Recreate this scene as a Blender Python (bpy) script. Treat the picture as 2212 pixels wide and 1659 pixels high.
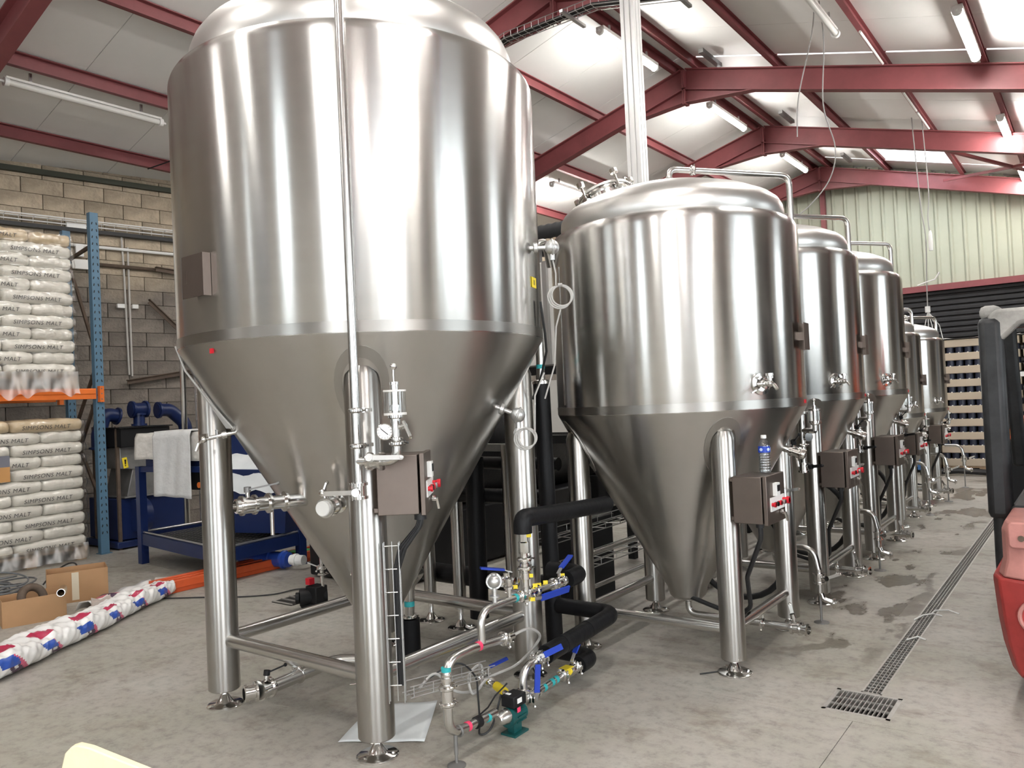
import bpy, math, random
from math import sin, cos, pi, radians, hypot, atan2, degrees
from mathutils import Vector as V, Matrix

random.seed(7)
for o in list(bpy.data.objects):
    bpy.data.objects.remove(o)
scene = bpy.context.scene
COL = scene.collection

# ------------------------------------------------------------------ camera, world, exposure
F_PX, YAW, PITCH, ROLL, CAM_H = 1702.4, 0.64297, 0.02007, 0.04623, 1.6
cam_data = bpy.data.cameras.new('camera')
cam_data.sensor_fit = 'HORIZONTAL'
cam_data.sensor_width = 36.0
cam_data.lens = 36.0 * F_PX / 2212.0
cam_data.clip_start = 0.05
cam_data.clip_end = 200
cam = bpy.data.objects.new('camera', cam_data)
COL.objects.link(cam)
fwd = V((-sin(YAW) * cos(PITCH), cos(YAW) * cos(PITCH), sin(PITCH)))
rgt = V((cos(YAW), sin(YAW), 0))
upv = rgt.cross(fwd)
r2 = cos(ROLL) * rgt - sin(ROLL) * upv
u2 = sin(ROLL) * rgt + cos(ROLL) * upv
cam.matrix_world = Matrix(((r2.x, u2.x, -fwd.x, 0), (r2.y, u2.y, -fwd.y, 0), (r2.z, u2.z, -fwd.z, CAM_H), (0, 0, 0, 1)))
scene.camera = cam

world = bpy.data.worlds.new('world')
scene.world = world
world.use_nodes = True
wbg = world.node_tree.nodes['Background']
wbg.inputs['Color'].default_value = (0.90, 0.95, 1.0, 1)      # even overcast sky
wbg.inputs['Strength'].default_value = 2.4
LAMP_STRENGTH = 42.0

scene.view_settings.view_transform = 'Standard'
scene.view_settings.look = 'None'
scene.view_settings.gamma = 1.0
scene.view_settings.use_curve_mapping = False
scene.view_settings.exposure = 2.0

# ------------------------------------------------------------------ materials
MATS = {}

def mat(name, color=(.5, .5, .5), rough=.5, metal=0., noise=0., nscale=8., bump=0., bscale=40., aniso=0.,
        coat=0., emit=0., trans=0., obj_random=0., spec=None, color2=None, stretch=None, ior=1.45):
    m = bpy.data.materials.new(name)
    m.use_nodes = True
    nt = m.node_tree
    b = nt.nodes['Principled BSDF']
    L = nt.links.new
    b.inputs['Base Color'].default_value = (*color, 1)
    b.inputs['Roughness'].default_value = rough
    b.inputs['Metallic'].default_value = metal
    b.inputs['IOR'].default_value = ior
    if coat:
        b.inputs['Coat Weight'].default_value = coat
        b.inputs['Coat Roughness'].default_value = .08
    if trans:
        b.inputs['Transmission Weight'].default_value = trans
    if spec is not None:
        b.inputs['Specular IOR Level'].default_value = spec
    if emit:
        b.inputs['Emission Color'].default_value = (*color, 1)
        b.inputs['Emission Strength'].default_value = emit
    src = None
    if noise or bump or color2:
        tc = nt.nodes.new('ShaderNodeTexCoord')
        mp = nt.nodes.new('ShaderNodeMapping')
        L(tc.outputs['Object'], mp.inputs['Vector'])
        if stretch:
            mp.inputs['Scale'].default_value = stretch
    if noise or color2:
        n = nt.nodes.new('ShaderNodeTexNoise')
        n.inputs['Scale'].default_value = nscale
        n.inputs['Detail'].default_value = 6
        n.inputs['Roughness'].default_value = .65
        L(mp.outputs['Vector'], n.inputs['Vector'])
        cr = nt.nodes.new('ShaderNodeValToRGB')
        c2 = color2 or tuple(min(1, c * (1 + noise)) for c in color)
        c1 = color if color2 else tuple(c * (1 - noise) for c in color)
        cr.color_ramp.elements[0].position = .3
        cr.color_ramp.elements[1].position = .7
        cr.color_ramp.elements[0].color = (*c1, 1)
        cr.color_ramp.elements[1].color = (*c2, 1)
        L(n.outputs['Fac'], cr.inputs['Fac'])
        src = cr.outputs['Color']
        L(src, b.inputs['Base Color'])
    if obj_random:
        oi = nt.nodes.new('ShaderNodeObjectInfo')
        mr = nt.nodes.new('ShaderNodeMapRange')
        mr.inputs['To Min'].default_value = 1 - obj_random
        mr.inputs['To Max'].default_value = 1 + obj_random
        L(oi.outputs['Random'], mr.inputs['Value'])
        mx = nt.nodes.new('ShaderNodeMix')
        mx.data_type = 'RGBA'
        mx.blend_type = 'MULTIPLY'
        mx.inputs['Factor'].default_value = 1
        if src:
            L(src, mx.inputs[6])
        else:
            mx.inputs[6].default_value = (*color, 1)
        L(mr.outputs['Result'], mx.inputs[7])
        L(mx.outputs[2], b.inputs['Base Color'])
    if bump:
        n2 = nt.nodes.new('ShaderNodeTexNoise')
        n2.inputs['Scale'].default_value = bscale
        n2.inputs['Detail'].default_value = 4
        L(mp.outputs['Vector'], n2.inputs['Vector'])
        bp = nt.nodes.new('ShaderNodeBump')
        bp.inputs['Strength'].default_value = bump
        bp.inputs['Distance'].default_value = .02
        L(n2.outputs['Fac'], bp.inputs['Height'])
        L(bp.outputs['Normal'], b.inputs['Normal'])
    if aniso:
        tg = nt.nodes.new('ShaderNodeTangent')
        tg.direction_type = 'RADIAL'
        tg.axis = 'Z'
        b.inputs['Anisotropic'].default_value = aniso
        b.inputs['Anisotropic Rotation'].default_value = .25
        L(tg.outputs['Tangent'], b.inputs['Tangent'])
    MATS[name] = m
    return m

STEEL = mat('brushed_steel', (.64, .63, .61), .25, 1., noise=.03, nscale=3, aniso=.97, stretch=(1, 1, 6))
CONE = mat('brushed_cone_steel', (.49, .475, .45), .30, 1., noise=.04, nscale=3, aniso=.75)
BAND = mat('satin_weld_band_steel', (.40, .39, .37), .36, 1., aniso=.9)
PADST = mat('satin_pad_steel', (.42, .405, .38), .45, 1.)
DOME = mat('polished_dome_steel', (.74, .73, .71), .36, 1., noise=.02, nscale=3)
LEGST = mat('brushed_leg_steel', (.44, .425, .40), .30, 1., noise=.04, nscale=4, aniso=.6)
PIPE = mat('pipe_steel', (.62, .61, .59), .25, 1., noise=.03, nscale=10)
CHROME = mat('polished_fitting_steel', (.72, .71, .69), .13, 1.)
BOXST = mat('cabinet_steel', (.19, .155, .135), .48, 1., noise=.06, nscale=6)
DARKST = mat('dull_grey_steel', (.24, .235, .23), .5, .7, noise=.15, nscale=8)
BRASS = mat('brass', (.55, .40, .18), .3, 1.)
INSUL = mat('black_foam_insulation', (.007, .007, .008), .45, 0., spec=.25, bump=.12, bscale=25)
BLACK = mat('black_plastic', (.010, .010, .011), .5, spec=.3)
RUBBER = mat('black_cable_rubber', (.018, .018, .019), .5)
GREYCABLE = mat('grey_cable', (.42, .41, .39), .5)
WIRE = mat('galvanised_wire', (.55, .55, .55), .35, 1.)
REDPAINT = mat('red_oxide_steel_paint', (.215, .058, .062), .5, noise=.12, nscale=3)
CEILING = mat('white_roof_sheet', (.80, .79, .765), .5, noise=.03, nscale=1.2, obj_random=.02)
CLAD = mat('cream_cladding', (.40, .41, .32), .5, noise=.05, nscale=1.5, obj_random=.04)
SLATM = mat('dark_cladding_slat', (.020, .019, .020), .6, noise=.3, nscale=5, obj_random=.15)
WHITEW = mat('pale_wall_sheet', (.66, .64, .60), .6, noise=.04, nscale=1)
GREYW = mat('grey_blue_panel_sheet', (.30, .34, .40), .5, noise=.05, nscale=1)
DARKW = mat('dark_column_paint', (.055, .046, .043), .6, noise=.1)
ORANGE = mat('orange_beam_paint', (.75, .17, .025), .42, noise=.08, nscale=6)
ORANGE2 = mat('red_orange_beam_paint', (.66, .105, .03), .42, noise=.1, nscale=6)
RACKBLUE = mat('rack_blue_paint', (.085, .17, .25), .45, noise=.1, nscale=5)
NAVY = mat('navy_machine_paint', (.008, .019, .080), .35, noise=.1, nscale=5)
BRIGHTBLUE = mat('blue_plastic', (.012, .045, .38), .4)
BROWNST = mat('rusty_brown_steel', (.10, .07, .05), .7, noise=.3, nscale=10)
CARD = mat('brown_cardboard', (.42, .245, .125), .8, noise=.06, nscale=4)
BAG = mat('white_woven_sack', (.66, .64, .58), .32, noise=.05, nscale=6, coat=.9, bump=.5, bscale=9, stretch=(1, 1, 2.5), obj_random=.04)
BAGTAN = mat('tan_sack_top', (.55, .44, .29), .35, noise=.12, nscale=5, coat=.9, bump=.5, bscale=9)
INK = mat('grey_sack_print', (.06, .058, .062), .5)
WOOD = mat('pallet_wood', (.30, .21, .13), .8, noise=.2, nscale=12)
FOAM = mat('cream_foam', (.83, .77, .53), .8, noise=.04, nscale=20, bump=.1, bscale=120)
PAPER = mat('pale_blue_grey_sheet', (.70, .73, .74), .6, noise=.03, nscale=12)
CLOTHFILM = mat('milky_film', (.62, .60, .56), .3, noise=.12, nscale=9, coat=.6, bump=.5, bscale=18)
CLOTH = mat('white_packing_cloth', (.60, .605, .60), .6, noise=.05, nscale=10, bump=.3, bscale=30)
WHITE = mat('white_plastic', (.80, .80, .78), .4)
YELLOW = mat('yellow_tag', (.80, .62, .03), .5)
TEAL = mat('teal_tape', (.03, .38, .40), .5)
PINK = mat('pink_tape', (.75, .05, .13), .5)
REDB = mat('red_button_plastic', (.62, .015, .03), .35)
GREENP = mat('green_motor_paint', (.008, .075, .075), .35)
LIGHTBLUE = mat('light_blue_label', (.10, .42, .60), .5)
GAUGEW = mat('gauge_dial', (.85, .85, .84), .3)
FORKRED = mat('forklift_red_paint', (.33, .036, .032), .5, noise=.25, nscale=5)
FORKPINK = mat('faded_forklift_red', (.46, .20, .175), .55, noise=.2, nscale=6)
FORKBLK = mat('worn_black_paint', (.019, .0195, .021), .45, noise=.5, nscale=9)
FORKWORN = mat('worn_grey_paint', (.30, .29, .27), .6, noise=.35, nscale=9)
SAFORANGE = mat('safety_orange_paint', (.85, .13, .03), .4)
BEIGE = mat('beige_tray_card', (.52, .44, .34), .7, noise=.05, nscale=3)
NAVYDK = mat('dark_blue_bottles', (.03, .035, .06), .3)
GREEN = mat('green_tape', (.06, .50, .12), .5)
CONDUIT = mat('grey_conduit', (.50, .48, .45), .5)
DRAIN = mat('galvanised_grating', (.47, .45, .42), .45, .6, noise=.15, nscale=20)
DARKPIT = mat('dark_drain_pit', (.02, .018, .016), .9)
CASTAL = mat('cast_aluminium', (.62, .62, .61), .36, .9)
ALU = mat('anodised_aluminium', (.76, .76, .75), .35, .3)
REDCLOTH = mat('crimson_print', (.42, .02, .07), .4, coat=.5)
BLUEPRINT = mat('royal_blue_print', (.03, .09, .42), .4, coat=.5)
PLUMPRINT = mat('dark_plum_print', (.07, .03, .07), .4, coat=.5)
PINKPRINT = mat('pink_red_print', (.62, .12, .20), .4, coat=.5)
FILM = mat('white_plastic_film', (.78, .77, .75), .35, noise=.03, nscale=8, coat=.6, bump=.25, bscale=14)
TUBEOFF = mat('unlit_tube_cover', (.72, .71, .68), .3)
LAMP = mat('lit_fluorescent_diffuser', (1.0, .98, .94), .5, emit=LAMP_STRENGTH)

def glass(name, tint=(1, 1, 1), alpha_like=.9, rough=.02):
    m = bpy.data.materials.new(name)
    m.use_nodes = True
    nt = m.node_tree
    for n in list(nt.nodes):
        if n.type != 'OUTPUT_MATERIAL':
            nt.nodes.remove(n)
    out = [n for n in nt.nodes if n.type == 'OUTPUT_MATERIAL'][0]
    t = nt.nodes.new('ShaderNodeBsdfTransparent')
    t.inputs['Color'].default_value = (*tint, 1)
    g = nt.nodes.new('ShaderNodeBsdfGlossy')
    g.inputs['Roughness'].default_value = rough
    f = nt.nodes.new('ShaderNodeFresnel')
    f.inputs['IOR'].default_value = 1.5
    mr = nt.nodes.new('ShaderNodeMapRange')
    mr.inputs['To Min'].default_value = 1 - alpha_like
    mr.inputs['To Max'].default_value = 1
    ge = nt.nodes.new('ShaderNodeNewGeometry')
    fm = nt.nodes.new('ShaderNodeMath')
    fm.operation = 'MULTIPLY_ADD'
    fm.inputs[1].default_value = -1
    fm.inputs[2].default_value = 1
    nt.links.new(ge.outputs['Backfacing'], fm.inputs[0])
    fx_ = nt.nodes.new('ShaderNodeMath')
    fx_.operation = 'MULTIPLY'
    nt.links.new(f.outputs[0], fx_.inputs[0])
    nt.links.new(fm.outputs[0], fx_.inputs[1])
    nt.links.new(fx_.outputs[0], mr.inputs['Value'])
    mx = nt.nodes.new('ShaderNodeMixShader')
    nt.links.new(mr.outputs['Result'], mx.inputs[0])
    nt.links.new(t.outputs[0], mx.inputs[1])
    nt.links.new(g.outputs[0], mx.inputs[2])
    nt.links.new(mx.outputs[0], out.inputs['Surface'])
    return m

GLASS = glass('clear_glass', (.95, .97, .97), .93)
BOTTLE = glass('clear_bottle_plastic', (.95, .97, .99), .84, .10)
WRAP = glass('clear_stretch_wrap', (.98, .97, .955), .95, .20)

def translucent(name, color):
    m = bpy.data.materials.new(name)
    m.use_nodes = True
    nt = m.node_tree
    out = [n for n in nt.nodes if n.type == 'OUTPUT_MATERIAL'][0]
    nt.nodes.remove(nt.nodes['Principled BSDF'])
    a = nt.nodes.new('ShaderNodeBsdfTranslucent')
    a.inputs['Color'].default_value = (*color, 1)
    b = nt.nodes.new('ShaderNodeBsdfTransparent')
    b.inputs['Color'].default_value = (*color, 1)
    mx = nt.nodes.new('ShaderNodeMixShader')
    mx.inputs[0].default_value = .5
    nt.links.new(a.outputs[0], mx.inputs[1])
    nt.links.new(b.outputs[0], mx.inputs[2])
    nt.links.new(mx.outputs[0], out.inputs['Surface'])
    return m

SKYLIGHT = translucent('translucent_skylight_sheet', (.92, .95, .97))

def floor_material():
    m = bpy.data.materials.new('worn_concrete')
    m.use_nodes = True
    nt = m.node_tree
    b = nt.nodes['Principled BSDF']
    L = nt.links.new
    geo = nt.nodes.new('ShaderNodeNewGeometry')

    def noise(scale, detail=6, rough=.6, stretch=(1, 1, 1)):
        mp = nt.nodes.new('ShaderNodeMapping')
        mp.inputs['Scale'].default_value = stretch
        L(geo.outputs['Position'], mp.inputs['Vector'])
        n = nt.nodes.new('ShaderNodeTexNoise')
        n.inputs['Scale'].default_value = scale
        n.inputs['Detail'].default_value = detail
        n.inputs['Roughness'].default_value = rough
        L(mp.outputs['Vector'], n.inputs['Vector'])
        return n.outputs['Fac']

    def ramp(f, stops):
        r = nt.nodes.new('ShaderNodeValToRGB')
        els = r.color_ramp.elements
        while len(els) < len(stops):
            els.new(.5)
        for e, (p, c) in zip(els, stops):
            e.position = p
            e.color = (*c, 1) if len(c) == 3 else c
        L(f, r.inputs['Fac'])
        return r.outputs['Color']

    def mix(fac, a, c, mode='MIX'):
        x = nt.nodes.new('ShaderNodeMix')
        x.data_type = 'RGBA'
        x.blend_type = mode
        if isinstance(fac, float):
            x.inputs['Factor'].default_value = fac
        else:
            L(fac, x.inputs['Factor'])
        L(a, x.inputs[6])
        L(c, x.inputs[7])
        return x.outputs[2]
    base = ramp(noise(.9), [(.25, (.235, .20, .165)), (.42, (.33, .315, .27)), (.55, (.36, .335, .30)), (.75, (.43, .425, .385))])
    fine = ramp(noise(14, 8, .75), [(.25, (.55, .54, .53)), (.5, (1, 1, 1)), (.8, (1.2, 1.19, 1.17))])
    c = mix(1.0, base, fine, 'MULTIPLY')
    stain = ramp(noise(2.3, 8, .7, (1, 1.6, 1)), [(.53, (1, 1, 1)), (.66, (.62, .57, .52))])
    c = mix(.75, c, stain, 'MULTIPLY')
    # wet film along the tank row
    wetn = ramp(noise(1.5, 5, .55, (1.5, .7, 1)), [(.54, (0, 0, 0)), (.565, (1, 1, 1))])
    sx = nt.nodes.new('ShaderNodeSeparateXYZ')
    L(geo.outputs['Position'], sx.inputs[0])

    def band(sock, a0, a1, b0, b1):
        u = nt.nodes.new('ShaderNodeMapRange')
        u.inputs['From Min'].default_value = a0
        u.inputs['From Max'].default_value = a1
        L(sock, u.inputs['Value'])
        w = nt.nodes.new('ShaderNodeMapRange')
        w.inputs['From Min'].default_value = b1
        w.inputs['From Max'].default_value = b0
        L(sock, w.inputs['Value'])
        k = nt.nodes.new('ShaderNodeMath')
        k.operation = 'MULTIPLY'
        L(u.outputs['Result'], k.inputs[0])
        L(w.outputs['Result'], k.inputs[1])
        return k.outputs[0]
    k = nt.nodes.new('ShaderNodeMath')
    k.operation = 'MULTIPLY'
    L(band(sx.outputs['X'], -2.3, -1.6, -1.3, -.95), k.inputs[0])
    L(band(sx.outputs['Y'], 4.6, 5.4, 12, 16), k.inputs[1])
    k2 = nt.nodes.new('ShaderNodeMath')
    k2.operation = 'MULTIPLY'
    L(k.outputs[0], k2.inputs[0])
    L(wetn, k2.inputs[1])
    dark = ramp(k2.outputs[0], [(0, (1, 1, 1)), (.45, (.56, .53, .50))])
    c = mix(1.0, c, dark, 'MULTIPLY')
    L(c, b.inputs['Base Color'])
    rr = nt.nodes.new('ShaderNodeMapRange')
    rr.inputs['To Min'].default_value = .55
    rr.inputs['To Max'].default_value = .16
    L(k2.outputs[0], rr.inputs['Value'])
    L(rr.outputs['Result'], b.inputs['Roughness'])
    bp = nt.nodes.new('ShaderNodeBump')
    bp.inputs['Strength'].default_value = .15
    bp.inputs['Distance'].default_value = .01
    L(noise(30, 6, .7), bp.inputs['Height'])
    L(bp.outputs['Normal'], b.inputs['Normal'])
    return m

CONCRETE = floor_material()

def block_material():
    """tan newer blocks in the top courses, sooty grey ones below: the wall's own colours"""
    m = mat('concrete_block', (.335, .30, .255), .85, noise=.38, nscale=3.5, bump=.6, bscale=30, obj_random=.14)
    nt = m.node_tree
    b = nt.nodes['Principled BSDF']
    L = nt.links.new
    old = b.inputs['Base Color'].links[0].from_socket
    geo = nt.nodes.new('ShaderNodeNewGeometry')
    s = nt.nodes.new('ShaderNodeSeparateXYZ')
    L(geo.outputs['Position'], s.inputs[0])
    n = nt.nodes.new('ShaderNodeTexNoise')
    n.inputs['Scale'].default_value = 1.1
    L(geo.outputs['Position'], n.inputs['Vector'])
    a = nt.nodes.new('ShaderNodeMath')
    a.operation = 'MULTIPLY_ADD'
    L(n.outputs['Fac'], a.inputs[0])
    a.inputs[1].default_value = 1.6
    L(s.outputs['Z'], a.inputs[2])
    r = nt.nodes.new('ShaderNodeMapRange')
    r.inputs['From Min'].default_value = 3.9
    r.inputs['From Max'].default_value = 4.6
    L(a.outputs[0], r.inputs['Value'])
    cr = nt.nodes.new('ShaderNodeValToRGB')
    cr.color_ramp.elements[0].color = (.55, .535, .535, 1)
    cr.color_ramp.elements[1].color = (1.22, 1.14, 1.0, 1)
    L(r.outputs['Result'], cr.inputs['Fac'])
    x = nt.nodes.new('ShaderNodeMix')
    x.data_type = 'RGBA'
    x.blend_type = 'MULTIPLY'
    x.inputs['Factor'].default_value = 1
    L(old, x.inputs[6])
    L(cr.outputs['Color'], x.inputs[7])
    L(x.outputs[2], b.inputs['Base Color'])
    return m

BLOCKM = block_material()
MORTAR = mat('mortar', (.235, .205, .175), .9, noise=.2, nscale=6)

# ------------------------------------------------------------------ builders
ORI = {}

def origin_of(o):
    return ORI.get(o.name, V((0, 0, 0))) if o else V((0, 0, 0))

def tag(o, label=None, cat=None, group=None, kind=None):
    if label: o['label'] = label
    if cat: o['category'] = cat
    if group: o['group'] = group
    if kind: o['kind'] = kind
    return o

def thing(name, label, cat, loc=(0, 0, 0), group=None):
    o = bpy.data.objects.new(name, None)
    o.empty_display_size = .1
    COL.objects.link(o)
    o.location = loc
    ORI[o.name] = V(loc)
    return tag(o, label, cat, group)

def basis(ax):
    ax = V(ax).normalized()
    t = V((0, 0, 1)) if abs(ax.z) < .9 else V((1, 0, 0))
    a = ax.cross(t).normalized()
    return a, ax.cross(a).normalized(), ax

class MB:
    def __init__(self):
        self.v, self.f, self.mi, self.mats = [], [], [], []
        self.cur = 0

    def add(self, vs, fs):
        n = len(self.v)
        self.v += [V(p) for p in vs]
        self.f += [[i + n for i in f] for f in fs]
        self.mi += [self.cur] * len(fs)
        return self

    def box(self, c, s, rz=0., M=None):
        x, y, z = s[0] / 2, s[1] / 2, s[2] / 2
        vs = [V((a * x, b * y, d * z)) for d in (-1, 1) for b in (-1, 1) for a in (-1, 1)]
        if rz: M = Matrix.Rotation(rz, 3, 'Z')
        if M is not None: vs = [M @ p for p in vs]
        c = V(c)
        return self.add([p + c for p in vs], [(0, 2, 3, 1), (4, 5, 7, 6), (0, 1, 5, 4), (2, 6, 7, 3), (0, 4, 6, 2), (1, 3, 7, 5)])

    def bar(self, p0, p1, w, h, up=(0, 0, 1)):
        """square bar from p0 to p1; w sideways, h along up"""
        p0, p1 = V(p0), V(p1)
        d = p1 - p0
        ax = d.normalized()
        s = ax.cross(V(up))
        if s.length < 1e-4: s = ax.cross(V((1, 0, 0)))
        s.normalize()
        u = s.cross(ax)
        return self.box((p0 + p1) / 2, (d.length, w, h), M=Matrix((ax, s, u)).transposed())

    def cyl(self, p0, p1, r, r1=None, n=16, cap=True):
        p0, p1 = V(p0), V(p1)
        r1 = r if r1 is None else r1
        a, b, _ = basis(p1 - p0)
        vs = []
        for p, rr in ((p0, r), (p1, r1)):
            vs += [p + (a * cos(2 * pi * i / n) + b * sin(2 * pi * i / n)) * rr for i in range(n)]
        fs = [(i, (i + 1) % n, n + (i + 1) % n, n + i) for i in range(n)]
        if cap: fs += [tuple(range(n - 1, -1, -1)), tuple(range(n, 2 * n))]
        return self.add(vs, fs)

    def lathe(self, prof, c=(0, 0, 0), ax=(0, 0, 1), n=24, a0=0., a1=None):
        a, b, ax = basis(ax)
        if abs(ax.z - 1) < 1e-6: a, b = V((1, 0, 0)), V((0, 1, 0))
        c = V(c)
        vs, fs = [], []
        for r, z in prof:
            vs += [c + ax * z + (a * cos(2 * pi * i / n) + b * sin(2 * pi * i / n)) * max(r, 1e-5) for i in range(n)]
        for k in range(len(prof) - 1):
            fs += [(k * n + i, k * n + (i + 1) % n, (k + 1) * n + (i + 1) % n, (k + 1) * n + i) for i in range(n)]
        if prof[0][0] > 1e-4: fs.append(tuple(range(n - 1, -1, -1)))
        if prof[-1][0] > 1e-4: fs.append(tuple(range((len(prof) - 1) * n, len(prof) * n)))
        return self.add(vs, fs)

    def ball(self, c, r, n=14, sq=(1, 1, 1)):
        m = n // 2
        prof = [(r * sin(pi * i / m), -r * cos(pi * i / m)) for i in range(m + 1)]
        k = len(self.v)
        self.lathe(prof, (0, 0, 0), n=n)
        for i in range(k, len(self.v)):
            p = self.v[i]
            self.v[i] = V((p.x * sq[0], p.y * sq[1], p.z * sq[2])) + V(c)
        return self

    def tube(self, pts, r, n=10, bend=0., seg=6, closed=False, cap=True):
        pts = [V(p) for p in pts]
        if bend and not closed:
            out = [pts[0]]
            for i in range(1, len(pts) - 1):
                p, q, s = pts[i - 1], pts[i], pts[i + 1]
                d0, d1 = (p - q).normalized(), (s - q).normalized()
                ang = d0.angle(d1)
                if ang > pi - .05:
                    out.append(q)
                    continue
                t = min(bend / math.tan(ang / 2), (p - q).length * .49, (s - q).length * .49)
                for k in range(seg + 1):
                    w = k / seg
                    out.append((q + d0 * t) * (1 - w) ** 2 + q * 2 * w * (1 - w) + (q + d1 * t) * w ** 2)
            out.append(pts[-1])
            pts = out
        m = len(pts)
        rs = r if isinstance(r, (list, tuple)) else [r] * m
        a, b, t0 = basis(pts[1] - pts[0])
        vs, fs = [], []
        for i, p in enumerate(pts):
            if closed: t = pts[(i + 1) % m] - pts[i - 1]
            else: t = pts[min(i + 1, m - 1)] - pts[max(i - 1, 0)]
            t.normalize()
            a = (a - t * a.dot(t)).normalized()
            b = t.cross(a)
            vs += [p + (a * cos(2 * pi * k / n) + b * sin(2 * pi * k / n)) * rs[i] for k in range(n)]
        for i in range(m if closed else m - 1):
            j = (i + 1) % m
            fs += [(i * n + k, i * n + (k + 1) % n, j * n + (k + 1) % n, j * n + k) for k in range(n)]
        if cap and not closed: fs += [tuple(range(n - 1, -1, -1)), tuple(range((m - 1) * n, m * n))]
        return self.add(vs, fs)

    def ring(self, c, ax, R, r, n=24, k=6):
        a, b, _ = basis(ax)
        return self.tube([V(c) + (a * cos(2 * pi * i / n) + b * sin(2 * pi * i / n)) * R for i in range(n)], r, k, closed=True)

    def prism(self, poly, o, ex, ey, ez, depth):
        """2-D outline extruded: point = o + x*ex + y*ey, thickness along ez"""
        o, ex, ey, ez = V(o), V(ex), V(ey), V(ez)
        n = len(poly)
        vs = [o + ex * x + ey * y for x, y in poly] + [o + ex * x + ey * y + ez * depth for x, y in poly]
        fs = [tuple(range(n - 1, -1, -1)), tuple(range(n, 2 * n))] + [(i, (i + 1) % n, n + (i + 1) % n, n + i) for i in range(n)]
        return self.add(vs, fs)

    def pieces(self, pad=.003):
        """split into the clusters of touching shells, each an MB of its own"""
        n = len(self.v)
        par = list(range(n))

        def find(i):
            while par[i] != i:
                par[i] = par[par[i]]
                i = par[i]
            return i
        for f in self.f:
            a = find(f[0])
            for i in f[1:]: par[find(i)] = a
        comp = {}
        for i in range(n): comp.setdefault(find(i), []).append(i)
        boxes = []
        for ids in comp.values():
            lo = [min(self.v[i][k] for i in ids) - pad for k in range(3)]
            hi = [max(self.v[i][k] for i in ids) + pad for k in range(3)]
            boxes.append([lo, hi, ids])
        merged = True
        while merged:
            merged = False
            out = []
            for b in boxes:
                for o in out:
                    if all(b[0][k] <= o[1][k] and o[0][k] <= b[1][k] for k in range(3)):
                        o[0] = [min(o[0][k], b[0][k]) for k in range(3)]
                        o[1] = [max(o[1][k], b[1][k]) for k in range(3)]
                        o[2] = o[2] + b[2]
                        merged = True
                        break
                else:
                    out.append([list(b[0]), list(b[1]), list(b[2])])
            boxes = out
        res = []
        for lo, hi, ids in boxes:
            idx = {v: k for k, v in enumerate(ids)}
            q = MB()
            q.v = [self.v[i] for i in ids]
            q.mats = self.mats
            for f, mi in zip(self.f, self.mi):
                if f[0] in idx:
                    q.f.append([idx[i] for i in f])
                    q.mi.append(mi)
            res.append(q)
        return res

    def obj(self, name, material, parent=None, sharp=40, bevel=0., split=False):
        if split:
            return [q.obj(name, material, parent, sharp, bevel) for q in self.pieces()][0]
        me = bpy.data.meshes.new(name)
        o0 = origin_of(parent)
        me.from_pydata([tuple(p - o0) for p in self.v], [], self.f)
        ms = self.mats or [material]
        for x in ms: me.materials.append(x)
        if self.mats: me.polygons.foreach_set('material_index', self.mi)
        me.polygons.foreach_set('use_smooth', [True] * len(me.polygons))
        me.validate()
        me.update()
        me.set_sharp_from_angle(angle=radians(sharp))
        o = bpy.data.objects.new(name, me)
        COL.objects.link(o)
        if parent: o.parent = parent
        ORI[o.name] = o0
        if bevel:
            bv = o.modifiers.new('bevel', 'BEVEL')
            bv.width = bevel
            bv.segments = 2
            bv.limit_method = 'ANGLE'
        return o

def dup(root, loc, label, group=None):
    """a copy of a thing with copies of its parts and their sub-parts, sharing meshes"""
    r = root.copy()
    COL.objects.link(r)
    r.location = loc
    r['label'] = label
    if group: r['group'] = group
    for ch in list(root.children):
        c = ch.copy()
        COL.objects.link(c)
        c.parent = r
        for g in list(ch.children):
            d = g.copy()
            COL.objects.link(d)
            d.parent = c
    return r

def P3(c, az, r, z):
    return V((c[0] + r * cos(radians(az)), c[1] + r * sin(radians(az)), z))

def shared(name, me, parent, loc, mats=None):
    o = bpy.data.objects.new(name, me)
    COL.objects.link(o)
    o.parent = parent
    o.location = V(loc) - origin_of(parent)
    return o

# ------------------------------------------------------------------ the setting
def slab(m, x0, x1, y0, y1, z=0., t=.1):
    g = .0015
    seam = lambda v, vals: g if any(abs(v - q) < 1e-6 for q in vals) else 0
    x0, x1 = x0 + seam(x0, (-8.6, -5.2, -5.6, -1.03)), x1 - seam(x1, (-8.6, -5.2, -5.6, -1.03))
    y0, y1 = y0 + seam(y0, (-1, 3.95, 4.42, 11)), y1 - seam(y1, (-1, 3.95, 4.42, 11))
    m.box(((x0 + x1) / 2, (y0 + y1) / 2, z - t / 2), (x1 - x0, y1 - y0, t))

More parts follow.
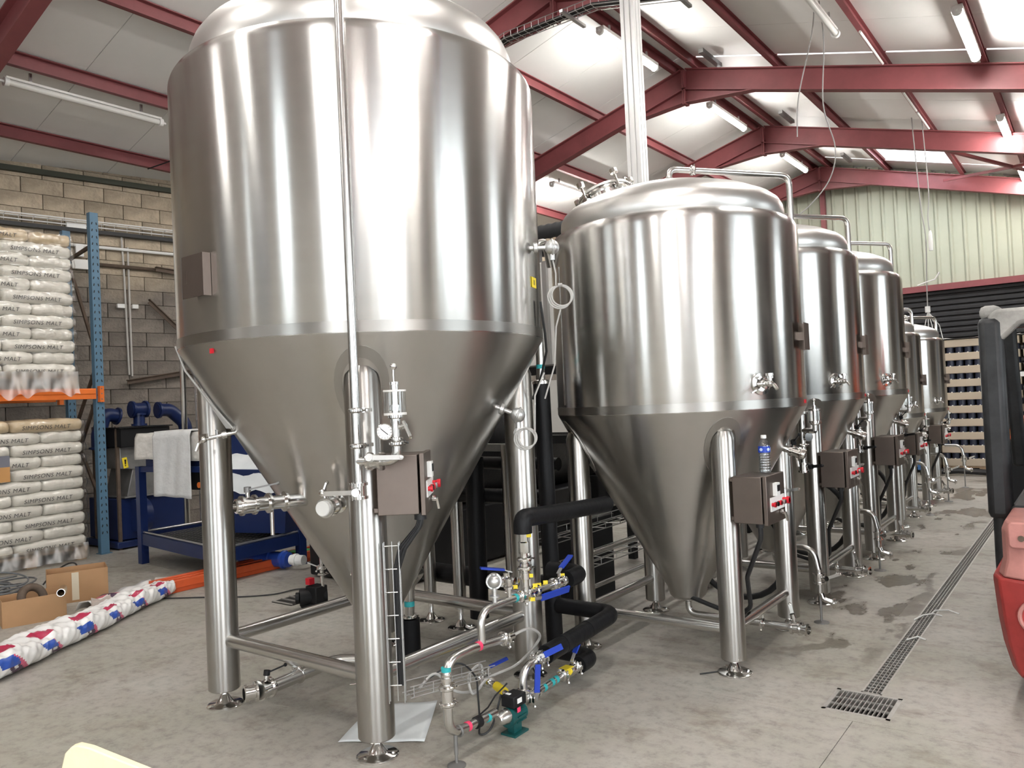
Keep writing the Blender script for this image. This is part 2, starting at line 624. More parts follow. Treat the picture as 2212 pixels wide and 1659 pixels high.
floor = MB()
floor.box((-3.7, 6, -.22), (17.8, 27, .1))
floor_o = floor.obj('floor', MORTAR)
floor_o['kind'] = 'structure'
GX0, GX1, GY0, GY1 = -1.20, -.885, 4.035, 4.345          # gully at the near end of the channel
DX0, DX1 = -1.085, -.985                                  # drainage channel
for x0, x1, y0, y1 in [(-12.6, -5.6, -7.5, -1), (-5.6, -1.03, -7.5, -1), (-1.03, 5.2, -7.5, -1),
                       (-12.6, -8.6, -1, 4.42), (-8.6, -5.2, -1, 4.42), (-12.6, -8.6, 4.42, 11), (-8.6, -5.2, 4.42, 11),
                       (-5.2, -1.03, -1, 3.95), (-1.03, 5.2, -1, 3.95),
                       (-5.2, GX0, 3.95, 4.38), (GX1, 5.2, 3.95, 4.38), (GX0, GX1, 3.95, GY0), (GX0, DX0, GY1, 4.38), (DX1, GX1, GY1, 4.38),
                       (-5.2, DX0, 4.38, 11), (DX1, 5.2, 4.38, 11), (-12.6, DX0, 11, 19.2), (DX1, 5.2, 11, 19.2)]:
    s = MB()
    slab(s, x0, x1, y0, y1)
    s.obj('concrete_slab', CONCRETE, floor_o)

# ceiling: two roof slopes of sheets on purlins and portal frames
XR, ZR, K = -4.9, 6.70, .275
XL, XRI = -12.7, 5.1
def zc(x, off=0.): return ZR - K * abs(x - XR) + off
ceil_o = tag(bpy.data.objects.new('ceiling', None), kind='structure')
COL.objects.link(ceil_o)
FR = [-2.95, .62, 4.19 - .95, 7.72, 11.31, 14.81, 18.5]

def roof_sheet(x0, x1, y0, y1, material=CEILING, name='roof_sheet'):
    m = MB()
    g = .004
    m.prism([(x0, zc(x0)), (x1, zc(x1)), (x1, zc(x1) + .06), (x0, zc(x0) + .06)], (0, y0 + g, 0), (1, 0, 0), (0, 0, 1), (0, 1, 0), y1 - y0 - 2 * g)
    return m.obj(name, material, ceil_o)

ys = [-7.2 + 1.15 * i for i in range(24)]
SKY_Y = (15.9, 17.2)
for i in range(23):
    y0, y1 = ys[i], ys[i + 1]
    roof_sheet(XL, XR, y0, y1)
    gap = .045 if (y0 < 11.6 < y1 or y0 < 18.4 < y1) else 0
    if y0 < 16.5 < y1 or y0 < 17.4 < y1:
        roof_sheet(XR, -3.42, y0, y1)
        roof_sheet(-2.2, XRI, y0, y1)
        p = roof_sheet(-3.42, -2.2, y0, y1, SKYLIGHT, 'skylight_pane')
    else:
        roof_sheet(XR, XRI, y0 + gap, y1)

for i in range(1, 23):
    if 11 < ys[i] < 11.8 or 18 < ys[i] < 18.8 or 15 < ys[i] < 18: continue
    for x1 in (XL, XRI):
        m = MB()
        m.bar((XR, ys[i], zc(XR, .07)), (x1, ys[i], zc(x1, .07)), .08, .012)
        m.obj('seam_strip', CEILING, ceil_o)  # strips added over the seams to block sky light

PUR = [XR + .17, XR + 1.38, XR + 2.78, XR + 3.9, XR + 5.3, XR + 6.7, XR + 8.1, XR + 9.5,
       XR - .17, XR - 1.55, XR - 2.88, XR - 4.2, XR - 5.5, XR - 6.8]
for x in PUR:
    m = MB()
    z = zc(x)
    m.box((x, 6, z - .08), (.012, 26.2, .16))
    m.box((x + .03, 6, z - .154), (.06, 26.2, .012))
    m.box((x + .03, 6, z - .006), (.06, 26.2, .012))
    m.obj('purlin', REDPAINT, ceil_o)

def ibeam(m, p0, p1, depth, flange, up):
    p0, p1, up = V(p0), V(p1), V(up)
    m.bar(p0, p1, .012, depth, up)
    for s in (-1, 1):
        m.bar(p0 + up * s * depth / 2, p1 + up * s * depth / 2, flange, .016, up)

for y in FR:
    for sx, xe in ((-1, XL + .3), (1, XRI - .1)):
        m = MB()
        d = V((sx, 0, -K)).normalized()
        up = V((K * sx, 0, 1)).normalized()
        p0 = V((XR, y, ZR - .165 - .16))
        p1 = p0 + d * ((abs(xe - XR)) / d.x * sx)
        ibeam(m, p0, p1, .30, .15, up)
        # haunch under the apex with its flange, end plate and stiffener
        a, b = p0 - up * .15, p0 + d * 1.15 - up * .15
        c = V((XR, y, p0.z - .36))
        for t in (-.006, .006):
            pass
        m.add([a + V((0, -.006, 0)), b + V((0, -.006, 0)), c + V((0, -.006, 0)), a + V((0, .006, 0)), b + V((0, .006, 0)), c + V((0, .006, 0))],
              [(0, 2, 1), (3, 4, 5), (0, 1, 4, 3), (1, 2, 5, 4), (2, 0, 3, 5)])
        m.bar(b, c, .14, .014, up)
        m.box((XR + sx * .014, y, p0.z - .13), (.022, .15, .52))
        m.obj('rafter', REDPAINT, ceil_o)
# wind bracing rods in the last bay, right slope
for (x0, y0, x1, y1) in [(-2.4, 14.9, .2, 18.3), (.2, 14.9, -2.4, 18.3)]:
    m = MB()
    m.bar((x0, y0, zc(x0, -.33)), (x1, y1, zc(x1, -.33)), .05, .05)
    m.obj('bracing_rod', REDPAINT, ceil_o)
m = MB()
m.tube([(-10.35, 5.70, zc(-10.35, -.2)), (-9.3, 6.3, zc(-9.3, -.2))], .008, 6)
m.obj('tie_rod', BLACK, ceil_o)

# left wall of concrete blocks, slightly out of square
WY0 = 4.18
WD = V((.14, 1, 0)).normalized()
WN = V((1, -.14, 0)).normalized()
def wp(y, z, off=0.):
    """point of the left wall's face at depth y, moved out by off"""
    p = V((-11.16 + .14 * (y - WY0), y, z)) + WN * off
    return p
m = MB()
m.bar(wp(-7.4, 2.5, -.16), wp(19, 2.5, -.16), .2, 5.6)
wl = m.obj('wall_left', MORTAR)
wl['kind'] = 'structure'
bw, bh = .5, .2
bm_ = MB()
bm_.box((0, 0, 0), (bw - .006, .06, bh - .007))
bme = bm_.obj('concrete_block', BLOCKM, wl, bevel=0)
rot = atan2(WD.y, WD.x)
first = True
for r in range(27):
    for c in range(11):
        s = 2.9 + bw * c + (bw / 2 if r % 2 else 0)
        if s > 8.0: continue
        z = bh * (r + .5)
        if z > 5.2: continue
        o = bme if first else bme.copy()
        if not first: COL.objects.link(o)
        first = False
        o.parent = wl
        o.location = wp(s, z, -.030 + random.uniform(-.003, .004))
        o.rotation_euler = (0, 0, rot)
m = MB()
for (y0, y1) in ((-7.3, 2.6), (8.3, 18.9)):
    m.bar(wp(y0, 2.5, -.03), wp(y1, 2.5, -.03), .06, 5.5)
m.obj('block_facing', BLOCKM, wl)['kind'] = 'stuff'
m = MB()
m.bar(wp(2, 4.86, .02), wp(9, 4.93, .02), .09, .07)
m.obj('wall_plate', mat('dark_green_plate', (.05, .055, .04), .7), wl)

# back wall: cream cladding above, dark slats below, red trim between
YB = 18.9
m = MB()
m.box((-3.8, YB + .16, 3.4), (17.9, .1, 6.9))
wb = m.obj('wall_back', WHITEW)
wb['kind'] = 'structure'
pm = MB()
pm.box((-.25 + .03, 0, 0), (.44, .02, 1))
pw = .26
i = 0
x = -8.7
while x < 5:
    m = MB()
    z1 = zc(x + pw / 2, -.02)
    m.prism([(0, 0), (.03, -.035), (.06, -.035), (.09, 0), (pw - .004, 0), (pw - .004, .03), (0, .03)], (x, YB + .05, 3.62), (1, 0, 0), (0, 1, 0), (0, 0, 1), z1 - 3.62)
    m.obj('cladding_panel', CLAD, wb)
    x += pw
sm = MB()
sm.prism([(0, 0), (.02, -.03), (.075, -.03), (.105, 0), (.115, 0), (.115, .04), (0, .04)], (-8.9, YB + .06, 0), (0, 0, 1), (0, 1, 0), (1, 0, 0), 13.9)
sl = sm.obj('dark_slat', SLATM, wb)
for k in range(30):
    o = sl if k == 0 else sl.copy()
    if k: COL.objects.link(o)
    o.parent = wb
    o.location.z = .02 + .117 * k
m = MB()
m.box((-3.8, YB, 3.57), (17.4, .12, .13))
m.obj('trim_1', REDPAINT)['kind'] = 'structure'

# right wall (out of frame, mirrored in the steel): sheets, columns, gate and windows placed to stripe the reflections
XW = 5.0
m = MB()
def wseg(m, y0, y1, z0, z1): m.box((XW + .1, (y0 + y1) / 2, (z0 + z1) / 2), (.14, y1 - y0, z1 - z0))
wseg(m, -7.4, -3.7, 0, 4.1)
wseg(m, -3.7, -.1, 3.4, 4.1)
wseg(m, -.1, 2.9, 0, 4.1)
wseg(m, 2.9, 5.7, 0, .9)
wseg(m, 2.9, 5.7, 3.7, 4.1)
wseg(m, 5.7, 9.4, 0, 4.1)
wseg(m, 9.4, 11.2, 0, 1.0)
wseg(m, 9.4, 11.2, 3.4, 4.1)
wseg(m, 11.2, 19, 0, 4.1)
wr = m.obj('wall_right', WHITEW)
wr['kind'] = 'structure'
for y in FR:
    m = MB()
    ibeam(m, (XW - .2, y, 0), (XW - .2, y, zc(XW - .2, -.3)), .26, .16, (1, 0, 0))
    m.obj('steel_column', DARKW, wr)
for (y0, y1, ma, nm) in [(.0, 2.3, DARKW, 'added_dark_panel'), (-6.4, -3.9, GREYW, 'added_grey_panel'), (6.1, 8.3, DARKW, 'added_dark_panel'), (12.4, 14.6, DARKW, 'added_dark_panel'), (15.6, 17.2, GREYW, 'added_grey_panel')]:  # unseen dark and grey panels added as stripes mirrored in the tanks
    m = MB()
    m.box((XW - .02, (y0 + y1) / 2, 1.85), (.06, y1 - y0, 3.7))
    m.obj(nm, ma, wr)
m = MB()
m.box((XW - .35, 1.1, 1.0), (.5, .7, 2.0))
m.obj('added_pale_block', WHITEW, wr)  # pale block added for a lighter streak in the mirrored dark band
for n_, (y0, y1) in enumerate([(2.9, 5.7), (9.4, 11.2)]):  # windows added as bright bands in the tank reflections
    m = MB()
    zt = 3.7 if n_ == 0 else 3.4
    for y in (y0, (y0 + y1) / 2, y1): m.box((XW + .06, y, (.95 + zt) / 2), (.1, .06, zt - .9))
    for z in (.95, zt): m.box((XW + .06, (y0 + y1) / 2, z), (.1, y1 - y0, .07))
    w1 = m.obj('window_%d' % (n_ + 1), WHITEW)
    w1['kind'] = 'structure'
    for q in (.25, .75):
        m = MB()
        m.box((XW + .08, y0 + (y1 - y0) * q, (.95 + zt) / 2), (.012, (y1 - y0) / 2 - .08, zt - 1.02))
        m.obj('pane', GLASS, w1)

# front wall behind the camera, with an open roller door
YF = -7.0
m = MB()
def fseg(m, x0, x1, z0, z1): m.box(((x0 + x1) / 2, YF - .1, (z0 + z1) / 2), (x1 - x0, .14, z1 - z0))
fseg(m, -12.6, -6.62, 0, 6.7)
fseg(m, -6.62, -6.32, 0, .3)
fseg(m, -6.62, -6.32, 4.6, 6.7)
fseg(m, -6.32, -5.2, 0, 6.7)
fseg(m, -5.2, -4.6, 0, 6.7)
fseg(m, -4.6, -3.0, 0, 6.7)
fseg(m, -3.0, -1.9, 0, .4)
fseg(m, -3.0, -1.9, 4.8, 6.7)
fseg(m, -1.9, 1.6, 0, 6.7)
fseg(m, 1.6, 4.4, 4.3, 6.7)
fseg(m, 4.4, 5.1, 0, 6.7)
wf = m.obj('wall_front', WHITEW)
wf['kind'] = 'structure'
for (x0, x1, ma) in [(-11.5, -8.6, GREYW), (-5.9, -4.3, GREYW), (1.2, 1.55, DARKW)]:  # unseen panels toned for the reflections in the large tank
    m = MB()
    m.box(((x0 + x1) / 2, YF + .03, 1.75), (x1 - x0, .1, 3.5))
    m.obj('added_grey_leaf' if ma is GREYW else 'wall_panel', ma, wf)

for n_, (x0, x1, z0, z1) in enumerate([(-6.62, -6.32, .3, 4.6), (-3.0, -1.9, .4, 4.8)]):  # unseen windows placed for bright streaks in the large tank
    m = MB()
    for x in (x0 + .03, x1 - .03): m.box((x, YF - .06, (z0 + z1) / 2), (.06, .08, z1 - z0))
    for z in (z0 + .03, z1 - .03): m.box(((x0 + x1) / 2, YF - .06, z), (x1 - x0 - .1, .08, .06))
    w1 = m.obj('window_%d' % (n_ + 3), WHITEW)
    w1['kind'] = 'structure'
    m = MB()
    m.box(((x0 + x1) / 2, YF - .07, (z0 + z1) / 2), (x1 - x0 - .1, .012, z1 - z0 - .1))
    m.obj('pane', GLASS, w1)

# yard outside the openings
m = MB()
m.box((10, 5, -.35), (60, 70, .2))
o = m.obj('ground', mat('yard_asphalt', (.32, .31, .30), .9))
o['kind'] = 'structure'

# ------------------------------------------------------------------ ceiling lights
def ceiling_light(x, y0, z, label, lit=True, length=1.55):
    t = thing('ceiling_light', label, 'light', (x, y0, z), 'fluorescent lights under the roof' if lit else 'unlit tubes under the roof')
    m = MB()
    if lit:
        m.box((x, y0 + length / 2, z + .035), (.11, length, .05))
    else:
        m.box((x, y0 + length / 2, z + .045), (.06, length, .025))
    m.obj('housing', TUBEOFF, t)
    m = MB()
    m.tube([(x, y0 + .03, z), (x, y0 + length - .03, z)], .043 if lit else .034, 10)
    m.obj('diffuser', LAMP if lit else TUBEOFF, t)
    m = MB()
    for yy in (y0, y0 + length):
        s = -1 if yy == y0 else 1
        m.cyl((x, yy - s * .03, z), (x, yy + s * .015, z), .05)
        m.cyl((x, yy, z), (x, yy + s * .06, z), .015)
    m.obj('end_cap', WHITE, t, split=True)
    m = MB()
    for yy in (y0 + .25, y0 + length - .25): m.box((x, yy, z + .10), (.02, .03, .12))
    m.obj('bracket', WIRE, t, split=True)
    return t

for y0, lab in [(8.75, 'lit fluorescent tube on the ridge, behind the white column'), (12.25, 'lit fluorescent tube on the ridge, middle of the three by the apexes'),
                (15.9, 'lit fluorescent tube on the ridge, farthest and smallest'),
                (5.1, 'lit ridge fluorescent tube added for light above the largest tank, out of frame'), (1.6, 'lit ridge fluorescent tube added for light over the near floor, out of frame'),
                (-2.0, 'lit ridge fluorescent tube added for light near the entrance, out of frame')]:
    ceiling_light(XR, y0, 6.24, lab)  # last three are unseen, added along the ridge to light the left half
for y0, lab in [(9.3, 'glaring lit tube at the upper right, nearest of the right slope'), (13.6, 'glaring lit tube on the right slope, between two rafters'),
                (17.0, 'lit tube on the right slope at the far right edge'),
                (5.4, 'lit tube added for light on the right slope above the aisle, out of frame'), (1.8, 'lit tube added for light on the right slope above the camera, out of frame'),
                (-1.8, 'lit tube added for light on the right slope behind the camera, out of frame')]:
    ceiling_light(-1.02, y0, 5.40, lab)  # last three are unseen, added down the row to light the scene
for y0, lab in [(-3.2, 'lit tube added for light on the low right slope near the entrance, out of frame'), (.4, 'lit tube added for light on the low right slope beside the open gate, out of frame')]:
    ceiling_light(2.75, y0, 4.36, lab)  # both unseen, added to light the right wall and the near floor
ceiling_light(-8.0, 12.2, 5.56, 'lit fluorescent tube low on the left slope, behind the open hatch')
ceiling_light(-8.0, -4.6, 5.56, 'lit tube added for light on the left slope by the front wall, out of frame')  # unseen lamp added to lift the dark left flank of the large tank
ceiling_light(-9.27, 3.55, 5.27, 'unlit white tube light under the left roof slope', False, 1.75)
ceiling_light(-2.28, 8.1, 5.66, 'unlit tube light hanging at a slant near the top edge', False, 1.5)

# ------------------------------------------------------------------ fittings shared by tanks and pipework
def tri_clamp(m, c, ax, r):
    a, b, ax = basis(ax)
    c = V(c)
    m.lathe([(r, -.012), (r + .008, -.010), (r + .014, -.004), (r + .014, .004), (r + .008, .010), (r, .012)], c, ax, 18)
    m.box(c + a * (r + .018), (.016, .016, .022))
    m.cyl(c + a * (r + .018) - b * .03, c + a * (r + .018) + b * .03, .005, n=8)
    m.ball(c + a * (r + .018) + b * .034, .009, 8)

def valve_body(m, c, ax, r, L=.05):
    ax = V(ax).normalized()
    c = V(c)
    m.cyl(c - ax * L * .5, c + ax * L * .5, r + .010, n=18)
    for s in (-1, 1):
        m.cyl(c + ax * s * (L * .5 - .002), c + ax * s * (L * .5 + .010), r + .019, n=18)
    a, b, _ = basis(ax)
    for s in (-1, 1):
        m.cyl(c + a * s * (r + .014) - ax * (L * .5 + .014), c + a * s * (r + .014) + ax * (L * .5 + .014), .006, n=8)

def butterfly(root, c, ax, hd, r=.026, L=.05, hl=.15, name='butterfly_valve', hmat=None, stem=None, tip=None):
    """valve with flanges and bolts; its lever is a sub-part"""
    m = MB()
    valve_body(m, c, ax, r, L)
    st = V(stem).normalized() if stem is not None else V((0, 0, 1))
    c = V(c)
    m.cyl(c, c + st * (r + .045), .010, n=10)
    b = m.obj(name, CHROME, root)
    h = MB()
    hd = V(hd).normalized()
    q = c + st * (r + .045)
    h.cyl(q - st * .012, q + st * .014, .017, n=12)
    h.bar(q, q + hd * hl, .020, .007, st)
    h.ball(q + hd * hl, .010, 8)
    h.obj('lever', hmat or CHROME, b)
    return b

def elbow_pipe(root, pts, r, name='pipe', material=None, bend=.06, n=12):
    m = MB()
    m.tube(pts, r, n, bend)
    return m.obj(name, material or PIPE, root)

def cone_pad(c, az, zc_, rf, dz, dw, off=.005, n=28, inner=0.):
    """elliptic reinforcing plate lying on a cone; rf(z) = cone radius"""
    m = MB()
    rings = [inner, (1 + inner) / 2, 1.0] if inner else [0.01, .5, 1.0]
    vs, fs = [], []
    for q, k in enumerate(rings):
        for i in range(n):
            t = 2 * pi * i / n
            z = zc_ + dz * k * sin(t)
            r = rf(z) + off
            a = radians(az) + dw * k * cos(t) / rf(zc_)
            vs.append((c[0] + r * cos(a), c[1] + r * sin(a), z))
    for i in range(n):
        t = 2 * pi * i / n
        z = zc_ + dz * 1.012 * sin(t)
        r = rf(z) - .004
        a = radians(az) + dw * 1.012 * cos(t) / rf(zc_)
        vs.append((c[0] + r * cos(a), c[1] + r * sin(a), z))
    for k in range(3):
        for i in range(n):
            fs.append((k * n + i, k * n + (i + 1) % n, (k + 1) * n + (i + 1) % n, (k + 1) * n + i))
    if not inner: fs.append(tuple(range(n)))
    m.add(vs, fs)
    return m

def foot(m, x, y, zb):
    m.lathe([(.0, 0), (.098, 0), (.098, .006), (.088, .012), (.05, .016), (.042, .022), (.020, .060), (.018, .065), (.018, zb + .03)], (x, y, 0), n=20)
    for i in range(3):
        a = 2 * pi * i / 3 + .5
        m.cyl((x + .075 * cos(a), y + .075 * sin(a), .012), (x + .075 * cos(a), y + .075 * sin(a), .022), .008, n=6)

def leg(root, x, y, zb, zt, r, tilt=None):
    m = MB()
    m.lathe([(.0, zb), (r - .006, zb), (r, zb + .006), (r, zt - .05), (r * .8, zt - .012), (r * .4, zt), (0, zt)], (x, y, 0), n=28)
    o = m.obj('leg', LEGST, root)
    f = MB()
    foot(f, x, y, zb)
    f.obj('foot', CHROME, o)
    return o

def control_box(root, x0, x1, y0, y1, z0, z1, leg_c):
    """cabinet with its door on the +X side; returns the part"""
    m = MB()
    m.box(((x0 + x1 - .03) / 2, (y0 + y1) / 2, (z0 + z1) / 2), (x1 - x0 - .03, y1 - y0, z1 - z0))
    for z in (z0 + .02, z1 - .02):
        m.box((x0 - .008, y0 + .05, z), (.03, .05, .022))
        m.box((x0 - .008, y1 - .05, z), (.03, .05, .022))
    b = m.obj('control_box', BOXST, root, bevel=.003)
    d = MB()
    d.box((x1 - .010, (y0 + y1) / 2, (z0 + z1) / 2), (.022, y1 - y0 + .012, z1 - z0 + .012))
    d.obj('door', BOXST, b, bevel=.003)
    k = MB()
    h = z1 - z0
    k.box((x1 + .012, y0 + .12, z1 - .075), (.022, .055, .07))
    k.obj('display', WHITE, b)
    k = MB()
    k.box((x1 + .024, y0 + .12, z1 - .068), (.004, .036, .034))
    k.obj('display_window', BLACK, b)
    k = MB()
    k.box((x1 + .003, y0 + .15, z0 + h * .40), (.008, .22, .075))
    k.obj('switch_plate', WHITE, b)
    for i, (yy, ma, rr, ll) in enumerate([(.055, REDB, .014, .025), (.10, BLACK, .013, .025), (.15, REDB, .014, .025), (.20, WIRE, .013, .03), (.235, REDB, .020, .040)]):
        k = MB()
        q = V((x1 + .004, y0 + yy, z0 + h * (.40 if i < 4 else .42)))
        k.cyl(q, q + V((ll, 0, 0)), rr * .75, n=12)
        k.cyl(q + V((ll * .6, 0, 0)), q + V((ll, 0, 0)), rr, n=12)
        k.obj('button', ma, b)
    k = MB()
    q = V((x1 + .004, y0 + .20, z0 + .045))
    k.cyl(q, q + V((.02, 0, 0)), .014, n=10)
    k.bar(q + V((.024, 0, 0)), q + V((.03, .015, -.05)), .012, .010, (1, 0, 0))
    k.obj('key_lever', CHROME, b)
    return b

def sample_tap(root, c, az, r, z, s=1.0):
    """small sampling cock on a round flange, spout down and lever up"""
    d = V((cos(radians(az)), sin(radians(az)), 0))
    t = V((-d.y, d.x, 0))
    p = P3(c, az, r - .004, z)
    m = MB()
    m.lathe([(.0, 0), (.062 * s, 0), (.066 * s, .006), (.066 * s, .014), (.045 * s, .018), (.045 * s, .010), (0, .010)], p, d, 20)
    m.cyl(p, p + d * .07 * s, .018 * s, n=12)
    m.lathe([(.018 * s, 0), (.030 * s, .004), (.030 * s, .018), (.018 * s, .022)], p + d * .035 * s, d, 14)
    q = p + d * .085 * s
    m.ball(q, .022 * s, 10)
    m.cyl(q, q + V((0, 0, .05 * s)), .013 * s, n=10)
    m.cyl(q + V((0, 0, .045 * s)), q + V((0, 0, .06 * s)), .024 * s, n=10)
    m.tube([q, q + d * .03 * s + V((0, 0, -.005)), q + d * .055 * s + V((0, 0, -.035 * s))], .010 * s, 8, .015)
    o = m.obj('sample_tap', CHROME, root)
    h = MB()
    h.bar(p + d * .05 * s, p + d * .05 * s - t * .11 * s - V((0, 0, .05 * s)), .010, .006)
    h.bar(p + d * .05 * s, p + d * .05 * s + t * .05 * s + V((0, 0, .04 * s)), .012, .008)
    h.obj('tap_lever', CHROME, o)
    return o

def sensor_head(root, p, d, r=.042):
    p, d = V(p), V(d).normalized()
    m = MB()
    m.tube([p, p + d * .10], .012, 10)
    m.lathe([(.02, .03), (.03, .034), (.03, .052), (.02, .056)], p, d, 14)
    q = p + d * (.10 + r * .8)
    m.ball(q, r, 16)
    m.ring(q, d, r * 1.02, .006, 20)
    m.cyl(q - V((0, 0, r * .7)), q - V((0, 0, r * 1.7)), .014, n=10)
    o = m.obj('sensor_head', CASTAL, root)
    return o, q

def name_plate(root, c, az, r, z, w=.16, h=.19):
    d = V((cos(radians(az)), sin(radians(az)), 0))
    t = V((-d.y, d.x, 0))
    p = P3(c, az, r + .035, z)
    m = MB()
    m.box(p, (.004, w, h), M=Matrix((d, t, V((0, 0, 1)))).transposed())
    m.box(p + t * w / 2 - d * .018, (.04, .004, h), M=Matrix((d, t, V((0, 0, 1)))).transposed())
    m.box(p - t * w * .3 - d * .022, (.05, .012, h * .3), M=Matrix((d, t, V((0, 0, 1)))).transposed())
    return m.obj('name_plate', BOXST, root)

def make_shell(root, c, R, zj, zt, Rd, dome, cone, n=128, sh=.075):
    """jacket, weld band, dished top and cone; dome/cone are profiles in absolute heights"""
    m = MB()
    prof = [(R - .004, zj - .002), (R, zj + .006), (R, zt)]
    for i in range(1, 7):
        a = pi / 2 * i / 6 * .86
        prof.append((R - sh * (1 - cos(a)), zt + sh * sin(a)))
    prof.append((Rd - .02, prof[-1][1] + .012))
    m.lathe(prof, (c[0], c[1], 0), n=n)
    m.f = [f for f in m.f if len(f) <= 4]
    m.mi = [0] * len(m.f)
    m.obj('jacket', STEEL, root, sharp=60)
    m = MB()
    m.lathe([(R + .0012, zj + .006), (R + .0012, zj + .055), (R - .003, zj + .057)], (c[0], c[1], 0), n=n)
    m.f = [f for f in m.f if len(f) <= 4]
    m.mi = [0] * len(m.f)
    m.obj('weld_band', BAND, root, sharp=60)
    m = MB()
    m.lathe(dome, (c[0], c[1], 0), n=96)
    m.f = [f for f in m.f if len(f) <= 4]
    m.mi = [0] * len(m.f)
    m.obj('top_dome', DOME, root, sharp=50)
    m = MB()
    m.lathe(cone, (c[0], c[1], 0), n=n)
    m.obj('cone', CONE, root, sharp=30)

# ------------------------------------------------------------------ the largest tank, nearest the camera
C1 = (-3.341, 3.103)
S1 = .602
def rf1(z): return .12 + (z - .45) * .88 / 1.48
t1 = thing('fermentation_tank', 'largest stainless steel conical tank, standing nearest with a thick pole down its front', 'tank', (C1[0], C1[1], 0))
dome1 = [(.885, 3.365), (.897, 3.39), (.897, 3.46), (.89, 3.51), (.87, 3.56), (.835, 3.605), (.78, 3.645), (.70, 3.685), (.55, 3.745), (.35, 3.80), (.15, 3.825), (0, 3.83)]
cone1 = [(0, .44), (.115, .44), (.125, .455), (.992, 1.918), (.998, 1.932)]
make_shell(t1, C1, 1.0, 1.93, 3.30, .90, dome1, cone1)
for sx, sy in ((-1, -1), (1, -1), (1, 1), (-1, 1)):
    x, y = C1[0] + sx * S1, C1[1] + sy * S1
    leg(t1, x, y, .088, 1.80, .085)
    cone_pad(C1, degrees(atan2(sy, sx)), 1.685, rf1, .19, .125, inner=.72).obj('leg_pad', PADST, t1)
for (ax_, ay, bx, by) in ((-1, -1, 1, -1), (1, -1, 1, 1), (1, 1, -1, 1), (-1, 1, -1, -1)):
    d = V((bx - ax_, by - ay, 0)).normalized() * .08
    p, q = V((C1[0] + ax_ * S1, C1[1] + ay * S1, .36)), V((C1[0] + bx * S1, C1[1] + by * S1, .36))
    elbow_pipe(t1, [p + d, q - d], .036, 'leg_brace', PIPE, 0, 20)

PX, PY = -2.616, 2.344
elbow_pipe(t1, [(C1[0] + .1, C1[1] - .1, 3.78), (C1[0] + .1, C1[1] - .1, 4.0), (PX, PY, 4.0), (PX, PY, 1.20)], .0205, 'vent_pipe', PIPE, .09, 16)
m = MB()
for z in (1.585, 1.430):
    tri_clamp(m, (PX, PY, z), (0, 0, 1), .020)
    m.bar((PX, PY, z), (PX - .02, PY + .10, z), .03, .016)
m.obj('pipe_clamp', CHROME, t1, split=True)
butterfly(t1, (PX, PY, 1.235), (0, 0, 1), (-.82, -.57, 0), .021, .05, .15, 'drain_valve', stem=(.45, -.6, 0))
e = V((.93, .28, 0)).normalized()
BQ = V((PX, PY, 1.362)) + e * .195
elbow_pipe(t1, [(PX, PY, 1.362), BQ, BQ + V((0, 0, .20))], .0205, 'branch_pipe', PIPE, .05, 14)
butterfly(t1, V((PX, PY, 1.362)) + e * .09, e, e, .021, .05, .15, 'branch_valve', hmat=ALU, stem=(.35, -.75, .25))
m = MB()
tri_clamp(m, BQ + V((0, 0, .075)), (0, 0, 1), .020)
m.lathe([(.022, .09), (.030, .092), (.030, .10), (.022, .102), (.022, .18), (.034, .185), (.034, .20), (0, .20)], BQ, n=18)
m.obj('pipe_clamp', CHROME, t1, split=True)
m = MB()
m.lathe([(.045, .200), (.047, .200), (.047, .300), (.045, .300)], BQ, n=28)
m.f.append([0 * 28 + i for i in range(28)])
m.mi.append(0)
gl = m.obj('bubbler_glass', GLASS, t1)
m = MB()
m.cyl(BQ + V((0, 0, .196)), BQ + V((0, 0, .206)), .049, n=24)
m.cyl(BQ + V((0, 0, .296)), BQ + V((0, 0, .304)), .049, n=24)
m.obj('bubbler_rim', TUBEOFF, gl, split=True)
m = MB()
m.cyl(BQ + V((0, 0, .2)), BQ + V((0, 0, .335)), .015, n=14)
m.cyl(BQ + V((0, 0, .215)), BQ + V((0, 0, .24)), .024, n=14)
m.lathe([(.018, .304), (.018, .325), (.021, .327), (.021, .338), (0, .338)], BQ, n=16)
m.cyl(BQ + V((0, 0, .335)), BQ + V((0, 0, .40)), .0045, n=8)
m.ball(BQ + V((0, 0, .405)), .0155, 14)
m.obj('bubbler_core', CHROME, gl)
GD = V((.62, -.75, .08)).normalized()
GC = BQ + V((-.045, -.02, .125))
m = MB()
m.tube([BQ + V((0, 0, .125)), GC + GD * .01], .009, 8)
m.lathe([(0, 0), (.033, 0), (.036, .004), (.036, .026), (.033, .028), (.031, .024)], GC, GD, 28)
m.f = [f for f in m.f if len(f) <= 8]
m.mi = [0] * len(m.f)
g = m.obj('pressure_gauge', CHROME, t1)
m = MB()
m.cyl(GC + GD * .020, GC + GD * .0235, .032, n=28)
m.obj('dial', GAUGEW, g)
m = MB()
a_, b_, _ = basis(GD)
m.bar(GC + GD * .0245 + a_ * .017 - b_ * .014, GC + GD * .0245 - a_ * .014 + b_ * .013, .003, .001, GD)
for i in range(11):
    th = radians(-135 + 27 * i) + pi / 2
    r_ = a_ * cos(th) + b_ * sin(th)
    m.bar(GC + GD * .024 + r_ * .024, GC + GD * .024 + r_ * .029, .0016, .0008, GD)
m.obj('needle', BLACK, g)
m = MB()
p = BQ + V((0, 0, .14))
m.cyl(p, p + V((.05, .01, .01)), .012, n=10)
m.bar(p + V((.045, 0, .03)), p + V((.075, .01, -.04)), .012, .010)
m.ball(p + V((.075, .01, -.04)), .009, 8)
m.obj('test_cock', CHROME, t1)

